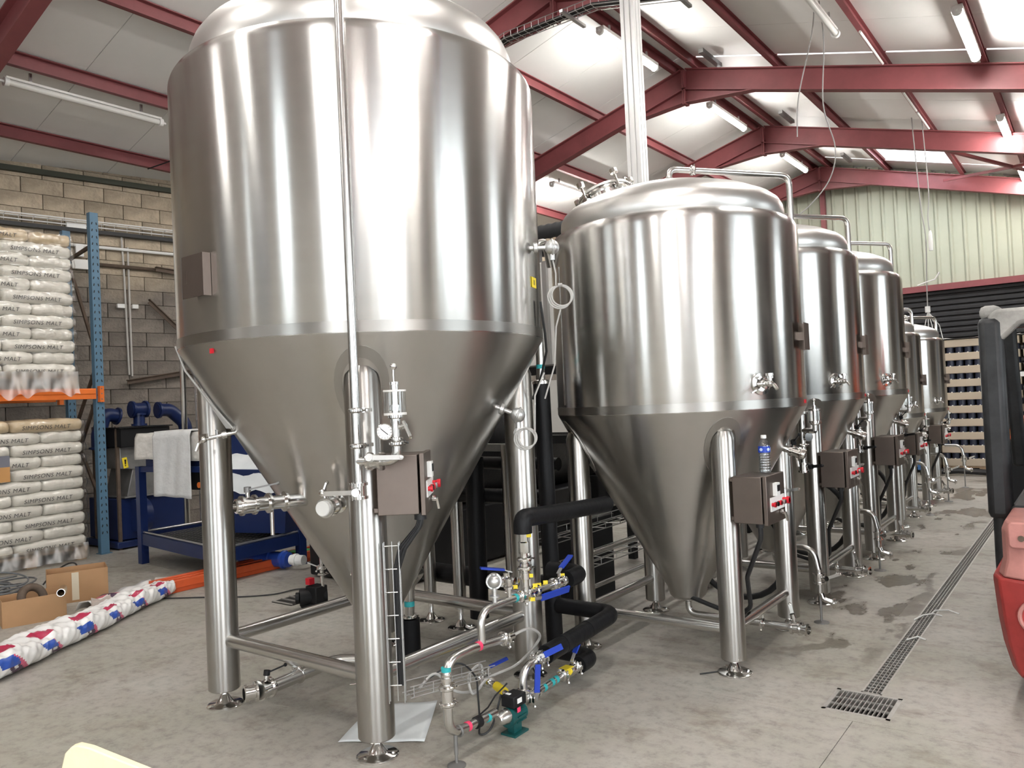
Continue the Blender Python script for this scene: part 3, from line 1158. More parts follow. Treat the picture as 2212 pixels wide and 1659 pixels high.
def turn(objs, piv, ang):
    M = Matrix.Translation(piv) @ Matrix.Rotation(ang, 4, 'Z') @ Matrix.Translation(-V(piv))
    for o in objs:
        o0 = ORI[o.name]
        o.data.transform(Matrix.Translation(-o0) @ M @ Matrix.Translation(o0))

b = control_box(t1, -2.615, -2.40, 2.455, 2.70, 1.11, 1.375, None)
turn([b] + list(b.children), V((-2.60, 2.455, 0)), radians(36))
m = MB()
for dx in (0, .018, .036):
    m.tube([(-2.50 + dx * .5, 2.60, 1.11), (-2.51 + dx * .5, 2.59, 1.05), (-2.60 + dx, 2.56, .95), (-2.628 + dx * .6, 2.552, .85), (-2.628 + dx * .6, 2.552, .33)], .009, 7, .05)
m.cyl((-2.50, 2.60, 1.115), (-2.50, 2.60, 1.08), .028, n=14)
m.obj('power_cable', RUBBER, t1)

# racking nozzle with union and valve, left of the front leg
def nozzle(root, c, az, r0, z, rr, segs):
    """stub from the cone with clamps; returns end point and direction"""
    d = V((cos(radians(az)), sin(radians(az)), 0))
    p = P3(c, az, r0 - .03, z)
    return p, d
p0, d = nozzle(t1, C1, -85, rf1(1.14), 1.14, .03, 0)
d = V((-.20, -.97, .02)).normalized()
m = MB()
m.lathe([(.028, 0), (.034, .012), (.034, .085)], p0, d, 20)
m.lathe([(.034, .085), (.034, .115), (.051, .118), (.051, .130), (.034, .132), (.034, .20), (.050, .203), (.050, .215), (.034, .218), (.034, .28), (0, .28)], p0, d, 20)
m.obj('racking_arm', CHROME, t1)
q = p0 + d * .315
butterfly(t1, q, d, (.55, .45, .12), .030, .055, .15, 'racking_valve', hmat=DARKST, stem=(0, 0, 1))
m = MB()
m.lathe([(.030, .02), (.036, .025), (.036, .06), (.026, .065), (.026, .035)], q, d, 18)
m.tube([q - d * .12 + V((0, 0, -.03)), q - d * .12 + V((0, 0, -.16))], .010, 10)
m.obj('hose_tail', CHROME, t1)
# capped valve on a stub facing the viewer
p0 = P3(C1, -58, rf1(1.13) - .03, 1.13)
d = V((.36, -.93, -.02)).normalized()
m = MB()
m.lathe([(.03, 0), (.033, .02), (.033, .09), (.046, .093), (.046, .104), (.030, .108), (.030, .15), (.044, .152), (.044, .163), (.03, .166), (0, .166)], p0, d, 20)
m.obj('outlet_stub', CHROME, t1)
butterfly(t1, p0 + d * .20, d, (.3, .2, .9), .029, .05, .05, 'outlet_valve', stem=(-.3, -.1, .9))
m = MB()
m.lathe([(.0, .232), (.034, .232), (.037, .238), (.037, .258), (.033, .262), (0, .262)], p0 + d * 0, d, 20)
m.obj('valve_cap', TUBEOFF, t1)
# sampling cock on the far left of the cone
p0 = P3(C1, -112, rf1(1.5) - .01, 1.5)
d = V((-.55, -.80, -.18)).normalized()
m = MB()
m.cyl(p0, p0 + d * .16, .011, n=10)
m.lathe([(.011, .05), (.02, .052), (.02, .075), (.011, .078)], p0, d, 12)
m.cyl(p0 + d * .10 - V((0, 0, .01)), p0 + d * .10 + V((0, 0, .035)), .010, n=8)
m.ball(p0 + d * .165, .019, 10)
m.bar(p0 + d * .165 + V((-.03, 0, .015)), p0 + d * .165 + V((.03, 0, .02)), .01, .02)
m.tube([p0 + d * .165, p0 + d * .19 + V((0, 0, -.012)), p0 + d * .205 + V((0, 0, -.05))], .007, 8, .015)
m.obj('sample_cock', CHROME, t1)
# temperature sensors and their cable coils
def coil(root, c, r, ax):
    m = MB()
    for k in range(3):
        m.ring(V(c) + V((.006 * (k - 1), .004 * k, .004 * (k - 1))), ax, r * (1 - .05 * k), .0045, 28)
    a, b, _ = basis(ax)
    m.cyl(V(c) + V((0, 0, r)) - a * .012, V(c) + V((0, 0, r)) + a * .012, .008, n=6)
    return m
o, q = sensor_head(t1, P3(C1, 17, .985, 2.395), (.72, .65, .02), .040)
m = coil(t1, q + V((.02, .03, -.26)), .062, (.6, -.75, .1))
m.tube([q + V((0, 0, -.06)), q + V((.01, .01, -.14)), q + V((.0, .02, -.20))], .0045, 6)
m.tube([q + V((.02, .03, -.32)), q + V((-.01, .02, -.42)), q + V((-.05, .05, -.62)), q + V((-.09, .0, -.80))], .0045, 6)
m.obj('sensor_cable', GREYCABLE, t1)
o, q = sensor_head(t1, P3(C1, 14, rf1(1.571) - .01, 1.571), (.75, .50, -.40), .040)
m = coil(t1, q + V((.03, .02, -.125)), .055, (.6, -.75, .1))
m.tube([q + V((-.01, 0, -.06)), q + V((-.03, 0, -.09)), q + V((-.01, 0, -.14)), q + V((.01, .0, -.17))], .0045, 6)
m.tube([q + V((.07, .05, -.10)), q + V((.075, .06, .10)), q + V((.10, .12, .22))], .0045, 6)
m.obj('sensor_cable', GREYCABLE, t1)
p = P3(C1, 19, 1.003, 2.217)
d = V((cos(radians(19)), sin(radians(19)), 0))
m = MB()
m.box(p, (.003, .075, .055), M=Matrix((d, V((-d.y, d.x, 0)), V((0, 0, 1)))).transposed())
o = m.obj('yellow_label', YELLOW, t1)
o['label'] = 'small square yellow label'
m = MB()
m.box(p + d * .002, (.002, .020, .026), M=Matrix((d, V((-d.y, d.x, 0)), V((0, 0, 1)))).transposed())
m.obj('label_mark', mat('olive_print', (.25, .20, .03), .5), o)
m = MB()
p = P3(C1, -90, rf1(1.895) + .004, 1.895)
m.box(p, (.03, .004, .024))
m.obj('red_mark', REDB, t1)
name_plate(t1, C1, -93, 1.0, 2.25, .19, .20)
m = MB()
m.tube([P3(C1, 22, 1.02, 2.12), P3(C1, 24, 1.03, 1.95), P3(C1, 30, 1.02, 1.86), P3(C1, 34, .98, 1.72), P3(C1, 40, .93, 1.60)], .007, 6)
m.obj('black_cable', RUBBER, t1)
m = MB()
for k in range(6):
    a = -126 + k * 1.3
    m.tube([P3(C1, a - 2, 1.008, 1.96), P3(C1, a, rf1(1.85) + .012, 1.83), P3(C1, a + 3, rf1(1.66) + .014, 1.66), P3(C1, a + 8 + k, rf1(1.52) + .016, 1.52)], .005, 6)
m.obj('cable_bundle', GREYCABLE, t1)
# bottom outlet: elbow under the cone and a long pipe to a valve by the left leg
V0 = V((-3.536, 2.439, .17))
elbow_pipe(t1, [(C1[0], C1[1], .45), (C1[0], C1[1], .17), (-3.56, 2.95, .17), V0 + V((.012, .08, 0))], .033, 'outlet_pipe', PIPE, .10, 16)
m = MB()
tri_clamp(m, (-3.552, 2.70, .17), (.05, -1, 0), .033)
m.cyl((-3.552, 2.70, .20), (-3.552, 2.52, .34), .008, n=8)
m.obj('pipe_hanger', CHROME, t1)
butterfly(t1, V0 + V((.005, .03, 0)), (.08, -1, 0), (.6, .6, .3), .034, .055, .10, 'bottom_valve', hmat=BLACK, stem=(0, .2, 1))
m = MB()
m.lathe([(.036, .01), (.05, .012), (.05, .022), (.036, .026), (.036, .06), (.044, .062), (.044, .075), (.030, .077), (.030, .03)], V0, (-.35, -.93, 0), 20)
m.obj('hose_fitting', CHROME, t1)
# side drain on the right of the cone running into a black hose on the floor
m = MB()
m.tube([(-3.25, 3.30, .62), (-3.33, 3.44, .60), (-3.44, 3.46, .50), (-3.47, 3.475, .30)], .030, 14, .08)
m.obj('side_drain', PIPE, t1)
m = MB()
tri_clamp(m, (-3.47, 3.475, .30), (0, 0, 1), .030)
m.obj('drain_clamp', CHROME, t1)
m = MB()
m.cyl((-3.455, 3.463, .37), (-3.455, 3.463, .40), .0315, n=16)
m.obj('teal_tape', TEAL, t1)
m = MB()
m.cyl((-3.48, 3.49, 0), (-3.48, 3.49, .285), .058, n=18)
o = m.obj('floor_drain_pipe', INSUL)
tag(o, 'short black insulated pipe stub under the large tank cone', 'pipe')

# ------------------------------------------------------------------ the row of smaller tanks
def mid_tank(name, label, group, c, R, zj, zt, rb, zb, s, lr, zleg, big=True, hatch=True, sensor_az=None):
    t = thing(name, label, 'tank', (c[0], c[1], 0), group)
    k = R / .79
    def rf(z): return rb + (z - zb) * (R - rb) / (zj - zb)
    zs = zt + .075 * k
    dome = [(R * .885, zs - .01), (R * .90, zs + .015), (R * .905, zs + .05 * k), (R * .90, zs + .09 * k), (R * .875, zs + .125 * k), (R * .83, zs + .155 * k),
            (R * .70, zs + .205 * k), (R * .5, zs + .255 * k), (R * .25, zs + .285 * k), (0, zs + .295 * k)]
    ztop = zs + .295 * k
    cone = [(0, zb - .075), (rb * .72, zb - .075), (rb * .88, zb - .055), (rb, zb), (R - .010, zj - .017), (R - .001, zj + .003)]
    make_shell(t, c, R, zj, zt, R * .90, dome, cone, n=112, sh=.07 * k)
    zl = zb + (s * 1.414 + lr * .6 - rb) / (R - rb) * (zj - zb)
    for sx, sy in ((1, -1), (1, 1), (-1, -1), (-1, 1)):
        leg(t, c[0] + sx * s, c[1] + sy * s, zleg, zl, lr)
        cone_pad(c, degrees(atan2(sy, sx)), zl - .10, rf, .165 * k, .105 * k, inner=.70).obj('leg_pad', PADST, t)
    zbr = .245
    for (ax_, ay, bx, by) in ((-1, -1, 1, -1), (1, -1, 1, 1), (-1, 1, -1, -1)):
        p, q = V((c[0] + ax_ * s, c[1] + ay * s, zbr)), V((c[0] + bx * s, c[1] + by * s, zbr))
        d = (q - p).normalized() * lr * .9
        elbow_pipe(t, [p + d, q - d], .029 * (1 if big else .8), 'leg_brace', PIPE, 0, 16)
    # bottom outlet to a valve on the aisle side
    ox = c[0] + .66 * k
    elbow_pipe(t, [(c[0], c[1], zb - .06), (c[0], c[1], .158), (ox, c[1], .158)], .0215, 'outlet_pipe', PIPE, .09, 14)
    m = MB()
    tri_clamp(m, (c[0], c[1], zb - .09), (0, 0, 1), .021)
    m.cyl((c[0] + s, c[1], .158), (c[0] + s, c[1], zbr), .007, n=8)
    tri_clamp(m, (c[0] + s, c[1], .158), (1, 0, 0), .021)
    m.obj('pipe_clamp', CHROME, t, split=True)
    butterfly(t, (ox + .03, c[1], .158), (1, 0, 0), (-.35, .6, .5), .024, .045, .09, 'bottom_valve', stem=(-.2, -.1, .95))
    m = MB()
    m.lathe([(.026, .055), (.040, .058), (.040, .068), (.028, .071), (.028, .10), (.037, .102), (.037, .112), (.024, .114), (.024, .08)], (ox, c[1], .158), (1, -.25, 0), 18)
    m.obj('hose_fitting', CHROME, t)
    # vent pipe over the top and down the aisle side
    vx, vy = c[0] + R * .735, c[1] + R * .865
    zv = ztop + .10 * k
    zlow = 1.02 if big else .85
    elbow_pipe(t, [(c[0] + .05, c[1] - .08, ztop - .02), (c[0] + .05, c[1] - .08, zv), (vx, vy, zv), (vx, vy, zlow)], .0205, 'vent_pipe', PIPE, .075, 14)
    m = MB()
    m.lathe([(.05, 0), (.05, .02), (.03, .03)], (c[0] + .05, c[1] - .08, ztop - .015), n=16)
    tri_clamp(m, (c[0] + .05, c[1] - .08, ztop + .03), (0, 0, 1), .020)
    tri_clamp(m, (c[0] + .05 + .10, c[1] - .08 + .14, zv), (vx - c[0], vy - c[1], 0), .020)
    m.cyl((c[0] + .02, c[1] + .12, ztop - .03), (c[0] + .02, c[1] + .12, ztop + .025), .02, n=10)
    m.obj('pipe_clamp', CHROME, t, split=True)
    za = zj - .16
    m = MB()
    for z in (za + .10, za - .12):
        tri_clamp(m, (vx, vy, z), (0, 0, 1), .020)
    m.cyl((vx, vy, za - .02), (vx + .10, vy - .05, za - .02), .018, n=10)
    q = V((vx + .10, vy - .05, za - .02))
    m.cyl(q, q + V((0, 0, .06)), .018, n=10)
    tri_clamp(m, q + V((0, 0, .05)), (0, 0, 1), .018)
    m.obj('vent_tee', CHROME, t)
    m = MB()
    m.lathe([(.036, .06), (.038, .06), (.038, .14), (.036, .14)], q, n=18)
    g = m.obj('bubbler_glass', GLASS, t)
    m = MB()
    m.cyl(q + V((0, 0, .055)), q + V((0, 0, .066)), .040, n=18)
    m.cyl(q + V((0, 0, .135)), q + V((0, 0, .146)), .040, n=18)
    m.cyl(q + V((0, 0, .06)), q + V((0, 0, .17)), .012, n=10)
    m.cyl(q + V((0, 0, .17)), q + V((0, 0, .20)), .004, n=6)
    m.ball(q + V((0, 0, .205)), .013, 10)
    m.obj('bubbler_core', CHROME, g)
    gd = V((.75, -.62, 0)).normalized()
    m = MB()
    gp = V((vx, vy, za - .06))
    m.tube([gp, gp + gd * .05], .008, 8)
    m.lathe([(0, .05), (.030, .05), (.030, .072), (0, .072)], gp, gd, 20)
    m.obj('pressure_gauge', CHROME, t)
    butterfly(t, (vx, vy, zlow + .03), (0, 0, 1), (.75, -.4, .1), .021, .045, .10, 'drain_valve', hmat=BLACK, stem=(.6, -.4, .1))
    # probe valve on the right flank of the cone
    zp = zb + (zj - zb) * .78
    p0 = P3(c, 12, rf(zp) - .02, zp)
    d = V((.93, .12, -.32)).normalized()
    m = MB()
    m.lathe([(.018, 0), (.022, .02), (.022, .05), (.034, .052), (.034, .062), (.022, .064), (.022, .12), (.034, .122), (.034, .135), (.03, .15), (0, .15)], p0, d, 16)
    m.tube([p0 + d * .09, p0 + d * .09 + V((.02, -.02, -.09))], .007, 8)
    m.obj('probe_fitting', CHROME, t)
    butterfly(t, p0 + d * .09, d, (.5, -.4, .5), .020, .04, .08, 'probe_valve', hmat=BLACK, stem=(0, -.4, .9))
    # valve on the leg beside the cabinet
    p0 = V((c[0] + s + .01, c[1] + s - lr - .035, zlow - .11))
    butterfly(t, p0, (0, 0, 1), (.9, .1, .15), .020, .05, .10, 'leg_valve', stem=(.5, -.5, .2))
    m = MB()
    m.tube([p0 + V((0, 0, .03)), p0 + V((0, 0, .10)), p0 + V((-.16, -.10, .16))], .014, 8, .04)
    m.obj('leg_valve_pipe', PIPE, t)
    # cabinet on the front leg
    lx, ly = c[0] + s, c[1] - s
    if big:
        control_box(t, lx + lr + .002, lx + lr + .195, ly - .082, ly + .20, .862, 1.117, None)
        hz = .862
    else:
        control_box(t, lx + lr + .002, lx + lr + .175, ly - .07, ly + .17, .80, 1.03, None)
        hz = .80
    m = MB()
    m.tube([(lx + lr + .10, ly + .05, hz), (lx + lr + .10, ly + .06, hz - .10), (lx + .04, ly + .16, hz - .35), (lx + .0, ly + .30, .30), (lx - .10, ly + .35, .22), (lx - .5, ly + .42, .30)], .014, 8, .10)
    m.cyl((lx + lr + .10, ly + .05, hz + .01), (lx + lr + .10, ly + .05, hz - .04), .022, n=10)
    m.obj('power_cable', RUBBER, t)
    sample_tap(t, c, -29.5, R, zj + .145, .95 * k)
    name_plate(t, c, 4, R, zj + .42, .13 * k, .16 * k)
    if sensor_az is not None:
        zz = zj - .02
        o, q = sensor_head(t, P3(c, sensor_az, R - .02, zz + .02), (cos(radians(sensor_az)), sin(radians(sensor_az)), 0), .026)
        d = V((cos(radians(sensor_az)), sin(radians(sensor_az)), 0))
        m = MB()
        m.box(q + d * .02, (.06, .06, .055), M=Matrix((d, V((-d.y, d.x, 0)), V((0, 0, 1)))).transposed())
        m.obj('sensor_housing', WHITE, t)
    m = MB()
    p = P3(c, 6, R + .002, zj + .03)
    m.box(p, (.006, .03, .022))
    m.obj('red_mark', REDB, t)
    if hatch:
        hc = V((c[0] - R * .60, c[1] + R * .06, zs + .27 * k))
        ax = V((-.34, .05, .94)).normalized()
        a, b_, _ = basis(ax)
        m = MB()
        m.lathe([(.17, -.16), (.17, .06), (.19, .062), (.19, .075)], hc, ax, 32)
        h = m.obj('manway_neck', CHROME, t)
        m = MB()
        m.lathe([(.19, .078), (.195, .08), (.195, .096), (.17, .10), (.08, .125), (0, .13)], hc, ax, 32)
        m.obj('manway_lid', DOME, h)
        m = MB()
        for i in range(5):
            th = 2 * pi * i / 5 + .35
            r_ = a * cos(th) + b_ * sin(th)
            p = hc + r_ * .205
            m.cyl(p + ax * .02, p + ax * .15, .010, n=8)
            m.lathe([(.012, .13), (.028, .135), (.028, .165), (.012, .17)], p, ax, 8)
            m.bar(p + ax * .03 - r_ * .04, p + ax * .03 + r_ * .01, .03, .02, ax)
        m.obj('swing_bolt', CHROME, h, split=True)
        m = MB()
        p = hc + a * .05 - b_ * .16
        m.tube([p + ax * .10, p + ax * .17, p + ax * .17 + a * .11, p + ax * .10 + a * .11], .007, 8, .03)
        m.obj('lid_handle', CHROME, h)
        m = MB()
        p = hc + V((.20, .10, .02))
        for sgn in (-1, 1):
            m.prism([(-.05, -.08), (.07, -.08), (.06, .06), (.02, .12), (-.03, .12), (-.05, .05)], p + V((0, .02 * sgn - .004, 0)), (1, 0, 0), (0, 0, 1), (0, 1, 0), .008)
        m.cyl(p + V((0, -.035, .08)), p + V((0, .035, .08)), .014, n=10)
        m.obj('lid_hinge', CHROME, h)
    return t

C2 = (-2.2323, 4.788)
DY = 1.70
G = 'conical tanks in a row along the aisle'
mid_tank('fermentation_tank', 'medium steel conical tank with a water bottle on its control box', G, C2, .79, 1.48, 2.575, .13, .34, .488, .071, .079, True, True, None)
t3 = mid_tank('fermentation_tank', 'medium steel conical tank, next behind the one with the water bottle', G, (C2[0], C2[1] + DY), .748, 1.48, 2.575, .13, .34, .488, .071, .079, True, True, -66)
dup(t3, (C2[0], C2[1] + 2 * DY, 0), 'medium steel conical tank, third in the row after the bottle tank, before the small ones', G)
t5 = mid_tank('fermentation_tank', 'small steel conical tank, nearer of the two low ones down the aisle', G, (C2[0], C2[1] + 3 * DY), .60, 1.19, 2.10, .12, .36, .37, .06, .079, False, False, -66)
dup(t5, (C2[0], C2[1] + 4 * DY, 0), 'small steel conical tank, farthest in the row, beside the bottle pallets', G)

# pipe stands with a bent spout between the tanks, aisle side
def pipe_stand(x, y, z, label, big=True):
    t = thing('pipe_stand', label, 'pipe', (x, y, 0), 'bent pipe stands on the aisle side')
    m = MB()
    m.tube([(x - .24, y, z), (x - .03, y, z), (x, y, z - .16)], .021, 12, .09)
    m.cyl((x, y, z - .14), (x, y, z - .30), .024, n=12)
    m.obj('pipe', PIPE, t)
    butterfly(t, (x, y, z - .20), (0, 0, 1), (.8, .3, .3), .022, .05, .10, 'stand_valve', stem=(.6, -.5, .1))
    m = MB()
    m.tube([(x, y, z - .28), (x + .02, y, z - .34), (x + .09, y, z - .36)], .018, 10, .03)
    m.lathe([(.02, 0), (.034, .003), (.034, .012), (.022, .015), (.022, .03)], (x + .08, y, z - .36), (1, 0, 0), 14)
    m.obj('spout', CHROME, t)
    m = MB()
    m.cyl((x + .0, y, .012), (x, y, z - .28), .008, n=8)
    m.lathe([(0, 0), (.05, 0), (.05, .005), (.012, .014), (0, .014)], (x, y, 0), n=14)
    m.obj('support_rod', DARKST, t)
    return t
for x, y, z, lab in [(-1.60, 5.50, .50, 'bent pipe stand on a rod between the bottle tank and the next'),
                     (-1.60, 7.25, .50, 'bent pipe stand on a rod between the second and third aisle tanks'),
                     (-1.72, 10.46, .62, 'bent silver pipe stand by the wet floor, nearest of three spouts'),
                     (-1.70, 11.73, .62, 'bent silver pipe stand, middle of three spouts down the aisle'),
                     (-1.70, 13.30, .62, 'bent silver pipe stand, farthest spout down the aisle')]:
    pipe_stand(x, y, z, lab)

# water bottle on the cabinet
bx, by, bz = -1.545, 4.40, 1.1235
t = thing('water_bottle', 'clear plastic water bottle with a blue label on the control box', 'bottle', (bx, by, bz))
prof = [(.026, 0), (.031, .004)]
for i in range(7):
    z = .012 + i * .0145
    prof += [(.0325, z), (.0325, z + .008), (.0305, z + .0112)]
prof += [(.0325, .114), (.0325, .150), (.029, .164), (.020, .180), (.0135, .190), (.0135, .197)]
m = MB()
m.lathe(prof, (bx, by, bz), n=24)
m.obj('bottle_body', BOTTLE, t)
m = MB()
m.lathe([(.029, .004), (.0305, .03), (.0305, .112), (.030, .120), (0, .120)], (bx, by, bz), n=20)
m.obj('water', glass('water', (.93, .96, .97), .95, .02), t)
m = MB()
m.lathe([(.0331, .116), (.0331, .150)], (bx, by, bz), n=24)
m.f = [f for f in m.f if len(f) <= 4]
m.mi = [0] * len(m.f)
lb = m.obj('bottle_label', mat('blue_bottle_label', (.01, .05, .42), .3), t)
m = MB()
for a in (-100, -30, 20):
    p = P3((bx, by), a, .0334, bz + .133)
    d = V((cos(radians(a)), sin(radians(a)), 0))
    m.cyl(p - d * .001, p + d * .0006, .009, n=12)
m.obj('label_print', mat('pale_label_print', (.55, .65, .85), .4), lb)
m = MB()
m.lathe([(.0150, .195), (.0155, .197), (.0155, .211), (.014, .213), (0, .213)], (bx, by, bz), n=20)
m.obj('cap', WHITE, t)

# ------------------------------------------------------------------ pump manifold in front of the large tank
SX = -2.36
def S(y, z, x=SX): return V((x, y, z))
mf = thing('pump_manifold', 'silver pump pipework with blue levers on the floor beside the large tank', 'pipework', (SX, 2.9, 0))
elbow_pipe(mf, [S(2.90, .135), S(2.70, .14), S(2.575, .155), S(2.572, .47), S(2.75, .475), S(3.02, .455)], .0205, 'lower_pipe', PIPE, .085, 14)
elbow_pipe(mf, [S(2.825, .47), S(2.825, .628), S(3.0, .628), S(3.50, .622)], .0185, 'upper_pipe', PIPE, .085, 14)
m = MB()
tri_clamp(m, S(2.572, .355), (0, 0, 1), .022)
tri_clamp(m, S(2.572, .285), (0, 0, 1), .022)
m.cyl(S(2.572, .27), S(2.572, .37), .027, n=16)
m.obj('coupling', CHROME, mf)
m = MB()
m.cyl(S(2.572, .385), S(2.572, .40), .026, n=16)
m.cyl(S(2.572, .405), S(2.572, .415), .024, n=16)
m.obj('collar', CHROME, mf)
m = MB()
tri_clamp(m, S(2.985, .458), (0, 1, -.06), .021)
m.cyl(S(3.02, .455), S(3.06, .453), .019, n=14)
m.obj('end_gland', CHROME, mf)
m = MB()
m.cyl(S(2.615, .006), S(2.615, .135), .0075, n=10)
m.cyl(S(2.615, .05), S(2.615, .14), .0095, n=10)
m.lathe([(0, 0), (.042, 0), (.042, .005), (.012, .014), (0, .014)], S(2.615, 0), n=18)
m.ring(S(2.64, .143), (0, 1, 0), .023, .005, 16)
m.obj('support_leg', DARKST, mf)
# sensor head on the upper pipe
m = MB()
m.cyl(S(2.935, .62), S(2.935, .70), .012, n=12)
m.cyl(S(2.935, .668), S(2.935, .676), .024, n=16)
m.cyl(S(2.935, .69), S(2.935, .712), .014, n=12)
m.ball(S(2.935, .742), .030, 16)
m.ring(S(2.935, .742), (.6, -.78, .1), .034, .006, 24)
m.cyl(S(2.935, .772), S(2.935, .780), .014, n=12)
m.obj('sensor_head', CASTAL, mf)
m = MB()
m.cyl(S(3.05, .62), S(3.05, .685), .012, n=12)
m.cyl(S(3.05, .683), S(3.05, .692), .022, n=14)
m.lathe([(.012, 0), (.018, .01), (.018, .04), (.010, .045)], S(3.05, .69), n=12)
m.tube([S(3.05, .72), S(3.03, .73, SX - .03), S(2.99, .70, SX - .05), S(2.96, .68, SX - .02)], .004, 6)
m.obj('air_vent', CHROME, mf)
def blue_valve(c, ax, hd, name='ball_valve', stem=(0, 0, 1), r=.024, hl=.13, wide=.028):
    m = MB()
    c, ax = V(c), V(ax).normalized()
    m.lathe([(r * .8, -.045), (r + .006, -.043), (r + .006, -.028), (r, -.026), (r + .008, 0), (r, .026), (r + .006, .028), (r + .006, .043), (r * .8, .045)], c, ax, 12)
    st = V(stem).normalized()
    m.cyl(c, c + st * (r + .03), .009, n=8)
    b = m.obj(name, CHROME, mf)
    hd = V(hd).normalized()
    q = c + st * (r + .028)
    h = MB()
    h.bar(q - hd * .015, q + hd * .035 + st * .012, .018, .005, st)
    h.obj('lever_plate', WIRE, b)
    h = MB()
    h.bar(q + hd * .025 + st * .011, q + hd * hl + st * .016, wide, .010, st)
    h.obj('lever', BRIGHTBLUE, b)
    return b
def yellow_bit(c, s=(.024, .004, .018), M=None, rz=.65, ma=YELLOW, nm='yellow_tag', parent=None):
    m = MB()
    m.box(c, s, rz)
    return m.obj(nm, ma, parent or mf)
# cross joint and the standing leg with its valves
m = MB()
m.cyl(S(3.185, .59), S(3.185, .96), .019, n=14)
m.lathe([(.019, .70), (.028, .703), (.028, .735), (.024, .738), (.024, .78), (.019, .782)], S(3.185, 0), n=14)
m.lathe([(.019, .83), (.027, .832), (.029, .84), (.029, .885), (.024, .89), (.024, .94), (.019, .942)], S(3.185, 0), n=8)
m.obj('riser_pipe', CHROME, mf)
m = MB()
tri_clamp(m, S(3.185, .755), (0, 0, 1), .024)
tri_clamp(m, S(3.185, .80), (0, 0, 1), .024)
m.obj('riser_clamp', CHROME, mf)
m = MB()
m.cyl(S(3.185, .628, SX - .02), S(3.185, .628, SX - .12), .017, n=12)
m.cyl(S(3.185, .64, SX - .12), S(3.185, .72, SX - .12), .015, n=10)
m.obj('side_stub', CHROME, mf)
blue_valve(S(3.185, .675, SX - .10), (1, 0, 0), (-.55, -.75, .12), hl=.15)
blue_valve(S(3.24, .625), (0, 1, 0), (.18, .95, .05), stem=(.75, -.35, -.35), hl=.22, wide=.036)
blue_valve(S(3.49, .622), (0, 1, 0), (-.1, .9, .28), hl=.15)
m = MB()
tri_clamp(m, S(3.135, .626), (0, 1, 0), .0195)
tri_clamp(m, S(3.43, .623), (0, 1, 0), .0195)
m.obj('pipe_clamp', CHROME, mf, split=True)
for (y, z, dx) in [(3.19, .92, .031), (3.19, .72, .031), (3.10, .68, .0), (3.24, .66, .02), (3.30, .648, .0), (3.36, .648, .0), (3.52, .652, .0), (3.20, .60, .03)]:
    yellow_bit(S(y, z, SX + dx))
# teal and pink tape marks
for p, ax, r_, ma, nm in [(S(3.095, .627), (0, 1, 0), .0195, TEAL, 'teal_tape'), (S(2.573, .435), (0, 0, 1), .0215, TEAL, 'teal_tape'), (S(2.84, .134), (0, 1, -.1), .0215, TEAL, 'teal_tape'),
                      (S(2.80, .473), (0, 1, -.02), .0213, PINK, 'pink_tape'), (S(2.70, .142), (0, 1, -.1), .0213, PINK, 'pink_tape')]:
    m = MB()
    ax = V(ax).normalized()
    m.cyl(V(p) - ax * .009, V(p) + ax * .009, r_ + .0008, n=14)
    m.obj(nm, ma, mf)
m = MB()
m.cyl(S(2.755, .137), S(2.785, .137), .027, n=14)
m.tube([S(2.77, .16), S(2.86, .17, SX - .01), S(2.93, .20, SX - .02), S(3.0, .24)], .004, 6)
m.obj('cable_strap', BLACK, mf)
# pump
pc = V((-2.345, 2.985, .088))
m = MB()
m.cyl(pc, pc + V((0, .10, 0)), .040, n=20)
for i in range(10):
    a = 2 * pi * i / 10
    m.bar(pc + V((.042 * cos(a), .015, .042 * sin(a))), pc + V((.042 * cos(a), .09, .042 * sin(a))), .005, .010, (cos(a), 0, sin(a)))
m.cyl(pc + V((0, -.022, 0)), pc + V((0, .005, 0)), .045, n=20)
pu = m.obj('pump_motor', GREENP, mf)
m = MB()
m.box(pc + V((0, .04, -.083)), (.085, .11, .010))
m.box(pc + V((0, .04, -.058)), (.04, .06, .045))
m.obj('pump_base', GREENP, pu)
m = MB()
m.box(pc + V((0, .042, .072)), (.078, .10, .055))
m.obj('terminal_box', BLACK, pu, bevel=.005)
m = MB()
m.lathe([(.02, -.085), (.024, -.08), (.034, -.05), (.038, -.022), (0, -.022)], pc + V((0, 0, .012)), (0, 1, 0), 18)
m.obj('pump_head', PIPE, pu)
for p, s_, ma in [((.012, -.0235, .0), (.034, .003, .026), LIGHTBLUE), ((.0405, .035, .075), (.003, .034, .022), GAUGEW), ((.044, .022, .036), (.003, .024, .022), PINK), ((-.015, .02, .1005), (.024, .016, .004), GAUGEW)]:
    m = MB()
    m.box(pc + V(p), s_)
    m.obj('pump_label', ma, pu)
# discharge line up to the insulated returns
elbow_pipe(mf, [S(3.11, .115), S(3.30, .125), S(3.66, .14)], .0185, 'discharge_pipe', PIPE, .05, 14)
elbow_pipe(mf, [S(3.125, .115), S(3.125, .27), S(3.34, .285)], .0205, 'return_pipe', PIPE, .085, 14)
m = MB()
for y in (3.16, 3.47, 3.60): tri_clamp(m, S(y, .105 + .065 * (y - 3.0)), (0, 1, .05), .020)
for y in (3.235, 3.29): tri_clamp(m, S(y, .280), (0, 1, .05), .0215)
tri_clamp(m, S(3.125, .165), (0, 0, 1), .0215)
m.obj('pipe_clamp', CHROME, mf, split=True)
blue_valve(S(3.20, .12), (0, 1, .05), (.0, .12, 1), stem=(.75, -.5, .1), hl=.16)
blue_valve(S(3.27, .283), (0, 1, .05), (.2, .95, .1), stem=(.5, -.5, .3), hl=.15, wide=.03)
blue_valve(S(3.58, .135), (0, 1, .05), (.1, .5, .6), stem=(0, 0, 1), hl=.09)
